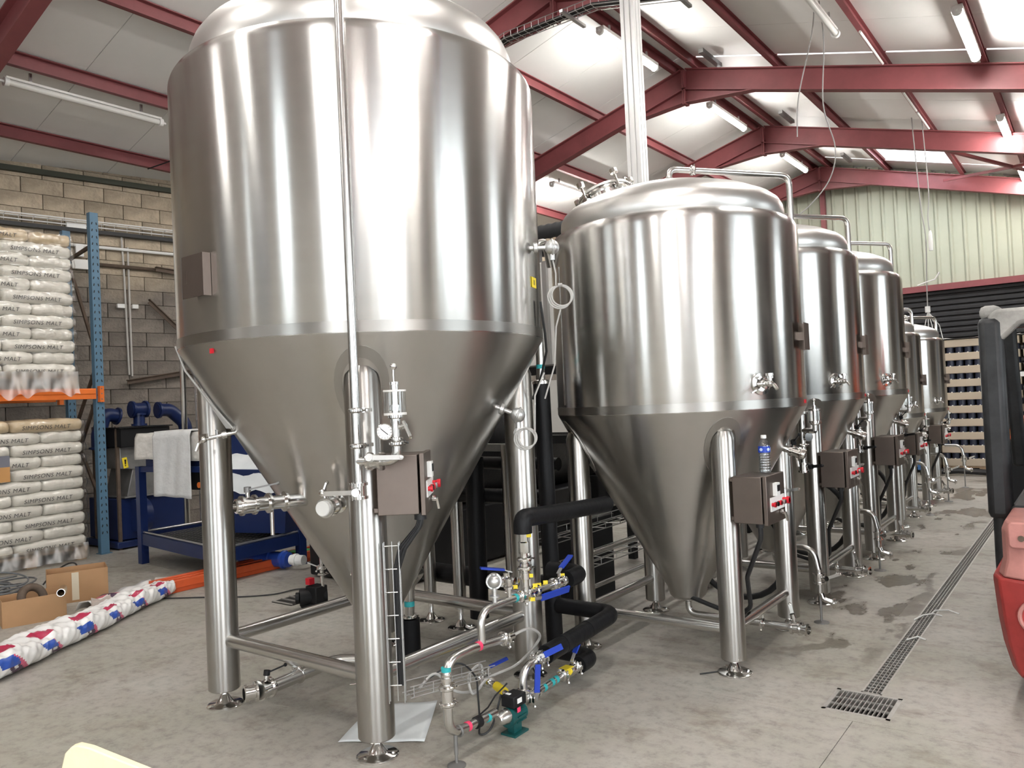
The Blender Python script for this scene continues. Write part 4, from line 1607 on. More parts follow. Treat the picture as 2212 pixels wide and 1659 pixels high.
for y in (3.17, 3.29, 3.36, 3.40):
    m = MB()
    m.cyl(S(y, .106 + .06 * (y - 3.0)), S(y + .022, .107 + .06 * (y - 3.0)), .0196, n=14)
    m.obj('teal_tape', TEAL, mf)
m = MB()
m.cyl(S(3.48, .135), S(3.55, .139), .0235, n=14)
m.box(S(3.515, .162), (.05, .07, .004))
m.obj('yellow_wrap', YELLOW, mf)
# second, lower valve with yellow wrap behind, fed by a black hose
elbow_pipe(mf, [V((-2.80, 3.30, .10)), V((-2.62, 3.25, .10)), V((-2.47, 3.16, .10)), V((-2.38, 3.115, .11))], .0155, 'bypass_pipe', CHROME, .04, 12)
m = MB()
m.cyl((-2.63, 3.252, .10), (-2.54, 3.205, .10), .023, n=14)
m.obj('yellow_wrap', YELLOW, mf)
blue_valve(V((-2.72, 3.275, .105)), (.95, -.3, 0), (.55, .75, .25), hl=.13)
# black insulated limbs
def insul(pts, r=.046, name='insulated_pipe', bend=.10, parent=None):
    m = MB()
    m.tube(pts, r, 18, bend, 8)
    o = m.obj(name, INSUL, parent or mf)
    return o
insul([S(3.185, .93), S(3.185, 1.005), S(3.45, .99), S(4.02, .965)], .047)
insul([S(3.56, .62), S(3.72, .622), S(3.72, .622, SX - .22)], .046, bend=.08)
insul([S(3.33, .283), S(4.05, .32), S(4.05, .32, SX - .39)], .047, bend=.09)
insul([S(3.64, .138), S(3.78, .142), S(3.78, .142, SX - .25)], .046, bend=.08)
for p, ax in [(S(3.345, .284), (0, 1, .05)), (S(3.50, .292), (0, 1, .05)), (S(3.75, .306), (0, 1, .05))]:
    m = MB()
    ax = V(ax).normalized()
    m.cyl(V(p) - ax * .012, V(p) + ax * .012, .0485, n=18)
    m.obj('insulation_tape', BLACK, mf)
# loose cables of the manifold
def cable(name, label, pts, r=.005, ma=RUBBER, sub=True, group=None):
    m = MB()
    P_ = [V(p) for p in pts]
    out = []
    for i in range(len(P_) - 1):
        p0, p1, p2, p3 = P_[max(i - 1, 0)], P_[i], P_[i + 1], P_[min(i + 2, len(P_) - 1)]
        for k in range(7):
            t = k / 7
            out.append(.5 * ((2 * p1) + (p2 - p0) * t + (2 * p0 - 5 * p1 + 4 * p2 - p3) * t * t + (3 * p1 - p0 - 3 * p2 + p3) * t ** 3))
    out.append(P_[-1])
    m.tube(out, r, 7)
    o = m.obj(name, ma)
    return tag(o, label, 'cable', group)
cable('grey_cable', 'grey cable looping from the manifold end to the wire tray', [S(3.06, .453), S(3.2, .45), S(3.34, .36, -2.40), S(3.30, .22, -2.52), S(3.10, .20, -2.56), S(2.98, .16, -2.56), S(3.0, .24, -2.60), S(3.12, .25, -2.62), S(3.08, .15, -2.60), S(2.92, .18, -2.62), S(2.80, .30, -2.64), S(2.72, .24, -2.68)], .007, GREYCABLE)
cable('black_cable', 'thin black cable from the wire tray down to the pump', [S(2.75, .28, -2.66), S(2.92, .32, -2.60), S(3.0, .24, -2.56), S(2.98, .16, -2.53), S(2.95, .05, -2.50), S(2.90, .012, -2.46), S(2.94, .04, -2.42), S(3.0, .18, -2.40)], .005)

# vertical wire basket tray beside the front leg, then along the floor
def wire_tray(name, label, p0, p1, side, up, w=.06, h=.045, step=.10, group=None, rw=.0028):
    t = thing(name, label, 'cable tray', p0, group)
    p0, p1, side, up = V(p0), V(p1), V(side).normalized(), V(up).normalized()
    L = (p1 - p0).length
    d = (p1 - p0) / L
    for a, b in ((-w / 2, h), (-w / 2, 0), (0, 0), (w / 2, 0), (w / 2, h)):
        m = MB()
        q = side * a + up * b
        m.tube([p0 + q, p1 + q], rw, 5)
        m.obj('long_wire', WIRE, t)
    i = 0
    s = .02
    while s < L:
        m = MB()
        q = p0 + d * s
        m.tube([q - side * w / 2 + up * h, q - side * w / 2, q + side * w / 2, q + side * w / 2 + up * h], rw, 5)
        m.obj('cross_wire', WIRE, t)
        s += step
    return t
wire_tray('wire_tray', 'upright wire cable tray clipped beside the front leg', (-2.625, 2.535, .98), (-2.625, 2.535, .26), (.8, .6, 0), (.6, -.8, 0), .07, .03, .105)
wire_tray('wire_tray', 'low wire cable tray running from the front leg towards the pump pipework', (-2.66, 2.62, .25), (-2.50, 3.05, .25), (-.94, .35, 0), (0, 0, 1), .09, .05, .10)

# insulated pipes and stand between the two nearest tanks
ps = thing('pipe_rack', 'black insulated pipes on a steel stand in the dark between the tanks', 'pipework', (-3.6, 4.2, 0))
for x, y in [(-3.727, 4.244), (-4.05, 4.285), (-3.236, 4.23)]:
    m = MB()
    m.cyl((x, y, .14), (x, y, 1.30), .045, n=16)
    lg = m.obj('leg', LEGST, ps)
    m = MB()
    foot(m, x, y, .14)
    m.obj('foot', CHROME, lg)
m = MB()
m.bar((-4.10, 4.27, 1.28), (-3.18, 4.23, 1.28), .05, .05)
m.obj('cross_bar', DARKST, ps)
insul([(-3.49, 4.18, 1.22), (-3.50, 4.18, .12)], .066, parent=ps)
insul([(-3.09, 4.18, 1.45), (-3.12, 4.18, .12)], .058, parent=ps)
insul([(-4.4, 4.16, .95), (-2.95, 4.30, .945)], .05, parent=ps)
insul([(-4.4, 4.40, 1.16), (-2.98, 4.46, 1.15)], .045, parent=ps)
insul([(-4.2, 4.40, .33), (-2.95, 4.42, .32)], .07, parent=ps)
m = MB()
m.tube([(-2.785, 4.02, 1.70), (-2.785, 4.02, 2.55), (-2.80, 4.16, 2.60), (-2.82, 4.24, 2.45)], .026, 14, .07)
o = m.obj('riser_pipe', PIPE, ps)
m = MB()
m.cyl((-2.785, 4.02, 1.785), (-2.785, 4.02, 1.81), .0275, n=14)
m.obj('teal_tape', TEAL, o)
m = MB()
tri_clamp(m, (-2.785, 4.02, 1.705), (0, 0, 1), .035)
m.lathe([(.03, -.02), (.055, -.015), (.055, .0), (.03, .005)], (-2.785, 4.02, 1.705), n=18)
m.obj('riser_clamp', CHROME, ps)
insul([(-2.785, 4.02, 1.69), (-2.80, 4.06, .06)], .052, parent=ps)
m = MB()
m.tube([(-2.70, 4.16, 1.55), (-2.70, 4.16, 2.42)], .012, 10)
m.obj('thin_pipe', PIPE, ps)

# white cooling cabinet on a dark frame further back
cc = thing('cooling_unit', 'white panelled unit on a dark frame glimpsed between the two nearest tanks', 'cabinet', (-4.3, 6.5, 0))
m = MB()
m.box((-4.25, 6.6, 2.42), (1.1, .6, 1.0))
m.obj('cabinet_body', WHITE, cc, bevel=.01)
for x in (-4.78, -4.25, -3.72):
    m = MB()
    m.box((x, 6.285, 2.42), (.05, .04, 1.0))
    m.obj('frame_rail', WIRE, cc)
for x in (-4.75, -3.75):
    for y in (6.35, 6.85):
        m = MB()
        m.box((x, y, .95), (.07, .07, 1.9))
        m.obj('stand_leg', BLACK, cc)
for z in (1.87, 1.2):
    m = MB()
    m.box((-4.25, 6.35, z), (1.0, .06, .08))
    m.obj('stand_rail', BLACK, cc)
m = MB()
m.box((-4.25, 6.30, 1.52), (.80, .02, .5))
m.obj('lower_panel', TUBEOFF, cc)
# long dark insulated vessels lying behind the row, their black bases added to hide the lit floor
for k, (y0, y1, lab) in enumerate([(4.75, 8.2, 'black insulated horizontal vessel in the dark behind the bottle tank'), (8.7, 12.0, 'black insulated horizontal vessel far behind the aisle tanks')]):
    hv = thing('insulated_vessel', lab, 'tank', (-5.55, y0, 0))
    m = MB()
    m.lathe([(0, 0), (.35, .02), (.58, .10), (.66, .25), (.66, y1 - y0 - .25), (.58, y1 - y0 - .10), (.35, y1 - y0 - .02), (0, y1 - y0)], (-5.55, y0, 1.14), (0, 1, 0), 32)
    m.obj('vessel_body', INSUL, hv)
    m = MB()
    m.box((-5.55, (y0 + y1) / 2, .30), (1.2, y1 - y0 - .2, .56))
    m.obj('added_dark_plinth', BLACK, hv, bevel=.02)
# overhead corrugated hoses
for k, (yy, zz) in enumerate([(7.3, 3.46), (7.45, 3.30)]):
    m = MB()
    pts = [V((-7.5 + .05 * i, yy, zz - .0)) for i in range(82)]
    m.tube(pts, [.085 if i % 2 else .075 for i in range(82)], 14)
    o = m.obj('corrugated_duct', mat('dark_grey_duct_%d' % k, (.05, .052, .055), .4, .3))
    tag(o, ['upper dark corrugated duct high behind the large tank', 'lower dark corrugated duct high behind the large tank'][k], 'duct')
for x in (-4.7, -3.8):
    m = MB()
    m.box((x, 6.85, 3.05), (.05, .05, .30))
    m.box((x, 7.15, 3.19), (.05, .75, .04))
    m.obj('duct_bracket', DARKST, cc)

# services under the row: wire trays, hoses and pipes in the dark
for k, (x, z, lab) in enumerate([(-3.02, .40, 'lower wire tray under the row of tanks'), (-3.10, .62, 'upper wire tray under the row of tanks')]):
    wire_tray('wire_tray', lab, (x, 4.4, z), (x, 11.8, z), (1, 0, 0), (0, 0, 1), .20, .05, .22, rw=.004)
for k, (x, z, r, lab) in enumerate([(-2.95, .80, .022, 'topmost of the steel service pipes behind the row legs'), (-2.92, .50, .016, 'middle steel service pipe behind the row legs'), (-2.98, .24, .018, 'lowest steel service pipe behind the row legs')]):
    m = MB()
    m.tube([(x, 4.6, z), (x, 12, z)], r, 10)
    tag(m.obj('service_pipe', PIPE), lab, 'pipe')
for k in range(3):
    y = 5.55 + 1.7 * k
    m = MB()
    m.tube([(-2.2 + .36 * cos(a), y + .10 * sin(a * .5), .42 + .34 * sin(a)) for a in [2 * pi * i / 28 for i in range(28)]], .022, 10, closed=True)
    tag(m.obj('hose_loop', RUBBER), ['black hose hanging in a loop behind the bottle tank leg', 'black hose loop behind the second aisle tank leg', 'black hose loop behind the third aisle tank leg'][k], 'hose')
    m = MB()
    m.box((-3.35, y - .2, .30), (.28, .4, .6))
    m.box((-3.35, y - .2, .63), (.30, .42, .05))
    tag(m.obj('pump_cabinet', BLACK, bevel=.01), ['black cabinet in the dark under the bottle tank', 'black cabinet in the dark under the second aisle tank', 'black cabinet in the dark under the third aisle tank'][k], 'cabinet')

# ------------------------------------------------------------------ floor drains
def grating(name, label, x0, x1, y0, y1, nx, ny, depth=.10, frame=.018, first=260):
    t = thing(name, label, 'drain', ((x0 + x1) / 2, y0, 0))
    m = MB()
    m.box(((x0 + x1) / 2, (y0 + y1) / 2, -depth), (x1 - x0 + .01, y1 - y0 + .01, .01))
    m.obj('pit', DARKPIT, t)
    for a, b, c_, d_ in ((x0, y0, x0 + frame, y1), (x1 - frame, y0, x1, y1), (x0, y0, x1, y0 + frame), (x0, y1 - frame, x1, y1)):
        m = MB()
        m.box(((a + c_) / 2, (b + d_) / 2, -.035), (c_ - a, d_ - b, .072))
        m.obj('frame_bar', DRAIN, t)
    for i in range(1, nx):
        m = MB()
        x = x0 + frame + (x1 - x0 - 2 * frame) * i / nx
        m.box((x, (y0 + y1) / 2, -.006), (.0035, y1 - y0 - frame, .012))
        m.obj('long_bar', DRAIN, t)
    base = None
    rest = MB()
    for j in range(1, ny):
        y = y0 + frame + (y1 - y0 - 2 * frame) * j / ny
        if j <= first:
            if base is None:
                m = MB()
                m.box(((x0 + x1) / 2, y, -.006), (x1 - x0 - frame, .0035, .010))
                base = m.obj('cross_bar', DRAIN, t)
                yb = y
            else:
                o = base.copy()
                COL.objects.link(o)
                o.parent = t
                o.location.y = y - yb
        else:
            rest.box(((x0 + x1) / 2, y, -.006), (x1 - x0 - frame, .0035, .010))
    if rest.v: rest.obj('far_cross_bar', DRAIN, t)['kind'] = 'stuff'
    return t
grating('drain_grate', 'rectangular galvanised drain grate at the near end of the channel', GX0, GX1, GY0, GY1, 13, 3, frame=.02)
grating('drain_channel', 'long narrow slotted drain channel running down the aisle floor', DX0, DX1, GY1 + .005, 18.6, 4, 310, frame=.010, first=220)
gt = thing('floor_grate', 'small square grate lying on the floor under the large tank', 'drain', (-5.5, 4.2, 0))
m = MB()
m.box((-5.52, 4.23, .003), (.26, .36, .006))
m.obj('base_plate', DARKPIT, gt)
for i in range(5):
    m = MB()
    m.box((-5.52, 4.06 + .085 * i, .010), (.26, .008, .012))
    m.obj('bar', DRAIN, gt)

# paper under the front leg, litter
m = MB()
co = [(-3.007, 2.496), (-2.649, 2.715), (-2.943, 3.129), (-3.20, 2.90)]
n = 12
vs = []
for j in range(n + 1):
    for i in range(n + 1):
        u, w = i / n, j / n
        x = (co[0][0] * (1 - u) + co[1][0] * u) * (1 - w) + (co[3][0] * (1 - u) + co[2][0] * u) * w
        y = (co[0][1] * (1 - u) + co[1][1] * u) * (1 - w) + (co[3][1] * (1 - u) + co[2][1] * u) * w
        edge = min(u, w, 1 - u, 1 - w)
        vs.append((x, y, .0022 + (.006 * (1 + sin(u * 9 + w * 4)) * .5 if edge < .05 else .0012 * (1 + sin(u * 13) * cos(w * 11)))))
m.add(vs, [(j * (n + 1) + i, j * (n + 1) + i + 1, (j + 1) * (n + 1) + i + 1, (j + 1) * (n + 1) + i) for j in range(n) for i in range(n)])
o = m.obj('paper_sheet', PAPER)
sd = o.modifiers.new('thickness', 'SOLIDIFY')
sd.thickness = .0012
tag(o, 'pale grey sheet of paper lying under the front leg of the large tank', 'sheet')
m = MB()
m.tube([(-1.90, 4.18, .005), (-1.82, 4.27, .006), (-1.72, 4.33, .005)], .004, 6)
tag(m.obj('cable_scrap', RUBBER), 'short black offcut on the floor left of the front leg of the bottle tank', 'offcut')
m = MB()
m.tube([(-3.55, 3.05, .006), (-3.49, 3.11, .008), (-3.43, 3.20, .006)], .005, 6)
tag(m.obj('bolt_pin', CHROME), 'small steel pin on the floor beside the outlet pipe', 'pin')
for k, pts in enumerate([[(-1.02, 6.0, .004), (-1.0, 6.06, .02), (-.93, 6.14, .012), (-.86, 6.10, .004)], [(-1.09, 5.82, .004), (-1.05, 5.9, .02), (-1.0, 5.97, .02), (-.95, 6.0, .004)], [(-1.05, 5.35, .004), (-1.0, 5.42, .012), (-.95, 5.40, .004)]]):
    m = MB()
    m.tube(pts, .005, 6)
    tag(m.obj('cable_tie', WHITE), ['white cable tie lying across the drain channel, farthest of three', 'white cable tie curled over the drain channel, middle of three', 'white cable tie on the drain channel, nearest of three'][k], 'cable tie')

# small pump standing behind the large tank
sp = thing('small_pump', 'small dark pump with a red switch behind the large tank cone', 'pump', (-5.15, 4.12, 0))
m = MB()
m.box((-5.15, 4.12, .02), (.22, .16, .04))
m.box((-5.15, 4.12, .11), (.13, .12, .14))
m.obj('pump_base', BLACK, sp, bevel=.008)
m = MB()
m.cyl((-5.24, 4.02, .09), (-5.12, 4.20, .09), .065, n=18)
m.cyl((-5.26, 4.0, .09), (-5.24, 4.02, .09), .045, n=14)
m.obj('motor', BLACK, sp)
m = MB()
m.box((-5.19, 4.09, .215), (.05, .05, .05))
m.obj('red_switch', REDB, sp)
m = MB()
m.cyl((-5.10, 4.14, .17), (-5.10, 4.14, .44), .016, n=10)
tri_clamp(m, (-5.10, 4.14, .27), (0, 0, 1), .02)
m.lathe([(.016, .30), (.04, .31), (.04, .34), (.016, .35)], (-5.10, 4.14, 0), n=12)
for a in (0, 1.3, 2.4, 3.9, 5.2):
    m.bar((-5.10, 4.14, .32), (-5.10 + .11 * cos(a), 4.14 + .11 * sin(a), .34 + .03 * sin(a * 2)), .014, .010)
m.obj('valve_stack', CHROME, sp)
m = MB()
m.box((-4.72, 4.33, .10), (.08, .20, .20))
m.cyl((-4.72, 4.33, .2), (-4.72, 4.33, .34), .02)
tag(m.obj('junction_post', BLACK), 'short black post beside the small pump behind the large tank', 'post')

# bare floor cable
cable('floor_cable', 'thin dark cable snaking on the floor behind the left leg', [(-6.75, 3.60, .008), (-6.35, 3.85, .008), (-6.05, 4.02, .008), (-5.85, 4.22, .008), (-5.80, 4.42, .012), (-5.70, 4.52, .008)], .006)

# ------------------------------------------------------------------ pallet rack
rk = thing('pallet_rack', 'blue and orange pallet rack beside the block wall carrying stacked sacks', 'rack', (-9.6, 4.57, 0))
def upright(x, y, h, nm='upright'):
    m = MB()
    # open channel profile: two lips, two sides, face towards +X
    t = .004
    w, d = .095, .075
    m.box((x, y, h / 2), (t, w, h))
    for s in (-1, 1):
        m.box((x - d / 2, y + s * w / 2, h / 2), (d, t, h))
        m.box((x - d, y + s * (w / 2 - .012), h / 2), (t, .024, h))
    o = m.obj(nm, RACKBLUE, rk)
    s = MB()
    k = 0
    z = .25
    while z < h - .05:
        for q in (-1, 1):
            s.box((x + .0022, y + q * .026, z), (.0022, .011, .030), M=Matrix.Rotation(q * .25, 3, 'X'))
            k += 1
        s.box((x - d * .45, y + .0475 + .0022, z), (.014, .0022, .030))
        z += .082
    so = s.obj('slot', DARKPIT, o)
    so['kind'] = 'stuff'
    m = MB()
    m.box((x - .03, y, .004), (.13, .13, .008))
    m.obj('base_plate', RACKBLUE, o)
    return o
upright(-9.56, 4.57, 4.07)
upright(-10.62, 4.72, 4.05)
upright(-9.56, 1.85, 4.07)
for a, b in [((-9.60, 4.58, 2.30), (-10.58, 4.72, 3.62)), ((-9.60, 4.58, 2.30), (-10.58, 4.72, 1.45)), ((-9.60, 4.58, .55), (-10.58, 4.72, 1.40)), ((-9.60, 4.58, 3.70), (-10.58, 4.72, 3.66)), ((-9.60, 4.58, 1.95), (-10.58, 4.72, 1.05))]:
    m = MB()
    m.bar(a, b, .03, .04)
    m.obj('brace', BROWNST, rk)
for x in (-9.545, -10.60):
    m = MB()
    m.box((x, 3.22, 1.90), (.045, 2.58, .125))
    m.box((x + .012, 3.22, 1.925), (.045, 2.56, .055))
    bm = m.obj('beam', ORANGE, rk, bevel=.004)
    m = MB()
    m.box((x + .012, 4.545, 1.895), (.07, .008, .19))
    m.box((x + .028, 4.57, 1.895), (.006, .055, .19))
    bp = m.obj('beam_connector', ORANGE, bm)
    if x > -10:
        m = MB()
        for z in (1.835, 1.90, 1.96): m.cyl((x + .03, 4.57, z), (x + .034, 4.57, z), .009, n=8)
        m.obj('rivet', DARKST, bp)

# sacks of malt on two pallets
def text_mesh(s, size):
    cu = bpy.data.curves.new('print', 'FONT')
    cu.body = s
    cu.size = size
    cu.shear = .22
    cu.space_character = 1.12
    ob = bpy.data.objects.new('print', cu)
    COL.objects.link(ob)
    bpy.context.view_layer.update()
    me = bpy.data.meshes.new_from_object(ob)
    vs = [v.co.copy() for v in me.vertices]
    fs = [list(p.vertices) for p in me.polygons]
    bpy.data.objects.remove(ob)
    bpy.data.curves.remove(cu)
    bpy.data.meshes.remove(me)
    return vs, fs
TXT = text_mesh('SIMPSONS MALT', .062)
TX1 = max(v.x for v in TXT[0])

def sack_profile(y, z, L, H, D):
    """front bulge of a sack at (y along, z up), both from its centre"""
    u, w = min(1, abs(y) / (L / 2)), min(1, abs(z) / (H / 2))
    return D * max(0., (1 - u ** 5)) ** .5 * max(0., (1 - w ** 2.6)) ** .5

def sack(name, label, group, yc, z0, L, H, xf, depth, text_y=None, tan=False, seed=0, faint=False):
    rnd = random.Random(seed)
    t = thing(name, label, 'sack', (xf, yc, z0), group)
    nu, nv = 26, 16
    vs, fs = [], []
    ph = rnd.uniform(0, 6)
    for j in range(nv):
        a = 2 * pi * j / nv
        for i in range(nu + 1):
            u = -1 + 2 * i / nu
            k = max(0., 1 - abs(u) ** 6) ** .42
            cx, cz = cos(a), sin(a)
            ex = .5
            rx = (abs(cx) ** .5) * (1 if cx > 0 else -1)
            rz = (abs(cz) ** .46) * (1 if cz > 0 else -1)
            wob = .006 * sin(u * 9 + ph + a) + .004 * sin(u * 23 + a * 3 + ph)
            xx = xf - depth / 2 + (depth / 2) * rx * (.80 + .20 * k) + wob
            zz = z0 + H / 2 + (H / 2 * 1.17) * rz * (.66 + .34 * k) + wob * .6
            yy = yc + u * L / 2 * .997
            vs.append((xx, yy, zz))
    W = nu + 1
    for j in range(nv):
        jn = (j + 1) % nv
        for i in range(nu):
            fs.append((j * W + i, j * W + i + 1, jn * W + i + 1, jn * W + i))
    fs.append(tuple(j * W for j in range(nv)))
    fs.append(tuple(j * W + nu for j in range(nv - 1, -1, -1)))
    m = MB()
    m.add(vs, fs)
    b = m.obj('sack_body', BAGTAN if tan else BAG, t, sharp=75)
    if text_y is not None:
        # print laid on the sack's curved front
        def front(y, z):
            u = (y - yc) / (L / 2)
            s_ = max(-1, min(1, (z - z0 - H / 2) / (H / 2 * 1.17)))
            rz = abs(s_) ** (1 / .46)
            ca = max(0., 1 - rz * rz) ** .5
            k = max(0., 1 - abs(u) ** 6) ** .42
            return xf - depth / 2 + (depth / 2) * (ca ** .5) * (.80 + .20 * k) + .010
        p = MB()
        p.add([(front(text_y + v.x, z0 + H * .22 + v.y), text_y + v.x, z0 + H * .22 + v.y) for v in TXT[0]], TXT[1])
        p.obj('printed_name', INK, t)
    return t

def pallet(name, label, xf, y0, y1, z, depth=1.0):
    t = thing(name, label, 'pallet', (xf, (y0 + y1) / 2, z))
    for k in range(7):
        m = MB()
        x = xf - .05 - (depth - .1) * k / 6
        m.box((x, (y0 + y1) / 2, z + .133), (.10, y1 - y0, .02))
        m.obj('deck_board', WOOD, t)
    for y in (y0 + .07, (y0 + y1) / 2, y1 - .07):
        m = MB()
        for x in (xf - .07, xf - depth / 2, xf - depth + .07):
            m.box((x, y, z + .073), (.13, .13, .10))
        m.obj('block', WOOD, t, split=True)
        m = MB()
        m.box((xf - depth / 2, y, z + .011), (depth, .10, .022))
        m.obj('bottom_board', WOOD, t)
    return t
ORD = ['bottom', 'second', 'third', 'fourth', 'fifth', 'sixth', 'seventh', 'eighth', 'ninth', 'tenth', 'eleventh', 'top']
def stack(which, xf, yr, zp, n, H):
    pallet('wooden_pallet', 'wooden pallet under the %s stack of white sacks' % which, xf, yr - 1.2, yr, zp)
    zb = zp + .146
    for r in range(n):
        top = r == n - 1
        nm = 'top' if top else ORD[r]
        long_right = (r % 2 == 0)
        jit = random.uniform(-.012, .012)
        gr = 'white malt sacks on the %s pallet' % which
        lab = '%s white printed sack of the %s stack, ' % ('topmost tan-tinted' if top else nm + ' layer', which)
        if top: lab = 'tan tinted sack on top of the %s stack, ' % which
        if long_right:
            sack('malt_sack', lab + 'right one at the rack post', gr, yr - .375, zb + H * r, .75, H, xf + jit, .46, yr - .66, top, r * 7 + len(which))
            sack('malt_sack', lab + 'left one at the picture edge', gr, yr - .75 - .225, zb + H * r, .45, H, xf + jit - .01, .75, None, top, r * 7 + 3)
        else:
            sack('malt_sack', lab + 'short end at the rack post', gr, yr - .225, zb + H * r, .45, H, xf + jit - .012, .75, None, top, r * 5 + 1)
            sack('malt_sack', lab + 'long side at the picture edge', gr, yr - .45 - .375, zb + H * r, .75, H, xf + jit, .46, yr - 1.10, top, r * 5 + 2)
    return zb + H * n
stack('lower', -9.45, 4.32, 0, 11, .134)
stack('upper', -9.52, 4.30, 1.965, 12, .137)
# stretch wrap round both stacks
def stretch_wrap(label, xf, yr, z0, z1, H, seed):
    n, k = 70, int((z1 - z0) / .022)
    vs, fs = [], []
    for j in range(k + 1):
        z = z0 + (z1 - z0) * j / k
        bulge = abs(sin(pi * (z - z0) / H)) ** .5
        for i in range(n + 1):
            u = i / n
            if u < .72:
                y, x = yr - 1.2 + 1.2 * u / .72, xf
                q = V((x, y, z))
                out = V((1, 0, 0))
            else:
                w_ = (u - .72) / .28
                q = V((xf - .46 * w_, yr, z))
                out = V((0, 1, 0)) if w_ > .03 else V((.7, .7, 0))
            d = .006 + .016 * bulge + .004 * sin(u * 57 + z * 31 + seed) + .004 * sin(u * 23 - z * 47 + seed)
            vs.append(q + out * d)
    for j in range(k):
        for i in range(n):
            fs.append((j * (n + 1) + i, j * (n + 1) + i + 1, (j + 1) * (n + 1) + i + 1, (j + 1) * (n + 1) + i))
    m = MB()
    m.add(vs, fs)
    tag(m.obj('stretch_wrap', WRAP, sharp=80), label, 'wrapping')
stretch_wrap('clear stretch wrap around the lower sack stack', -9.45, 4.32, .15, 1.60, .134, 1)
stretch_wrap('clear stretch wrap around the upper sack stack', -9.52, 4.30, 2.11, 3.74, .137, 5)
# paper labels on the sack fronts
for (y, z, lab) in [(3.42, 1.13, 'brown and grey paper label on the lower sack stack'), (3.36, 3.32, 'brown and grey paper label on the upper sack stack')]:
    t = thing('pallet_label', lab, 'label', (-9.43, y, z))
    x = -9.43 if z < 2 else -9.50
    m = MB()
    m.box((x + .012, y, z + .06), (.004, .21, .12))
    m.obj('grey_half', mat('label_grey', (.16, .16, .19), .5), t)
    m = MB()
    m.box((x + .012, y, z - .08), (.004, .21, .16))
    m.obj('brown_half', mat('label_brown', (.48, .25, .09), .5), t)
# stretch wrap skirts hanging at the foot of both stacks
def wrap_skirt(label, xf, y0, y1, z0, z1, drop, seed):
    rnd = random.Random(seed)
    n, k = 60, 8
    vs, fs = [], []
    for j in range(k + 1):
        for i in range(n + 1):
            u, w = i / n, j / k
            z = z1 + (z0 - z1) * w - (drop * (.5 + .5 * sin(u * 11 + seed)) * w * (.6 + .4 * sin(u * 37)))
            x = xf + .022 + .022 * sin(u * 31 + w * 3 + seed) * w + .05 * w * w + .008 * sin(u * 71)
            vs.append((x, y0 + (y1 - y0) * u, max(z, .012)))
    for j in range(k):
        for i in range(n):
            fs.append((j * (n + 1) + i, j * (n + 1) + i + 1, (j + 1) * (n + 1) + i + 1, (j + 1) * (n + 1) + i))
    m = MB()
    m.add(vs, fs)
    o = m.obj('wrap_skirt', glass('torn_stretch_wrap_%d' % seed, (.92, .89, .84), .72, .4), sharp=80)
    tag(o, label, 'wrapping')
wrap_skirt('torn clear wrap hanging over the orange beam under the upper sacks', -9.50, 3.08, 4.29, 1.93, 2.16, .10, 3)
wrap_skirt('crumpled clear wrap around the foot of the lower sack stack', -9.42, 3.13, 4.30, .03, .20, .0, 8)

# ------------------------------------------------------------------ wall services
def wall_tube(name, label, pts, r, ma, cat='conduit', n=8):
    m = MB()
    m.tube([wp(y, z, off) for y, z, off in pts], r, n)
    return tag(m.obj(name, ma), label, cat)
t = thing('wall_cable_tray', 'white wire cable tray running along the top of the block wall', 'cable tray', wp(5, 4.26, .1))
for dz, off in ((0, .06), (0, .18), (-.05, .06)):
    m = MB()
    m.tube([wp(2.5, 4.27 + dz, off), wp(8.6, 4.29 + dz, off)], .010, 6)
    m.obj('long_wire', WHITE, t)
for i in range(36):
    m = MB()
    y = 2.7 + .165 * i
    m.tube([wp(y, 4.20, .06), wp(y, 4.235, .06), wp(y, 4.272, .06), wp(y, 4.272, .18)], .004, 4)
    m.obj('cross_wire', WHITE, t)
m = MB()
m.bar(wp(2.5, 4.15, .06), wp(8.6, 4.17, .06), .09, .05)
m.obj('cable_bundle', RUBBER, t)
wall_tube('water_pipe', 'pale horizontal pipe on the block wall below the cable tray', [(2.5, 3.95, .06), (8.6, 3.965, .06)], .022, WHITE, 'pipe')
wall_tube('steel_rail', 'rusty horizontal rail on the block wall below the pale pipe', [(4.4, 3.73, .05), (8.6, 3.68, .05)], .026, BROWNST, 'rail')
wall_tube('conduit', 'left one of two vertical conduits on the block wall', [(5.60, 4.2, .03), (5.62, 3.6, .03), (5.64, 2.2, .03)], .014, CONDUIT)
wall_tube('conduit', 'right one of two vertical conduits on the block wall', [(5.68, 4.0, .03), (5.68, 2.18, .03)], .014, CONDUIT)
for (y, z, w, h, lab) in [(5.02, 4.20, .24, .11, 'white junction box left of the rack post top'), (5.05, 3.89, .10, .17, 'small white box under the upper junction box'), (5.10, 3.70, .30, .13, 'lower white junction box behind the rack post'),
                          (5.55, 3.16, .10, .06, 'left small white tag beside the conduits'), (5.74, 3.16, .08, .06, 'right small white tag beside the conduits')]:
    m = MB()
    m.bar(wp(y - w / 2, z, .06), wp(y + w / 2, z, .06), .05, h)
    tag(m.obj('junction_box', WHITE, bevel=.005), lab, 'box')
for (a, b, lab) in [((5.92, 3.27, .1), (6.75, 2.45, .12), 'rusty angle iron leaning on the block wall beside the big tank'), ((5.58, 2.12, .12), (6.9, 2.33, .12), 'rusty horizontal angle bracket low on the block wall'), ((6.02, 3.74, .12), (6.9, 3.66, .12), 'dark steel bracket on the wall beside the big tank')]:
    m = MB()
    p, q = wp(*a), wp(*b)
    m.bar(p, q, .07, .012)
    m.bar(p + V((0, 0, -.03)), q + V((0, 0, -.03)), .012, .06)
    tag(m.obj('angle_iron', BROWNST), lab, 'bracket')
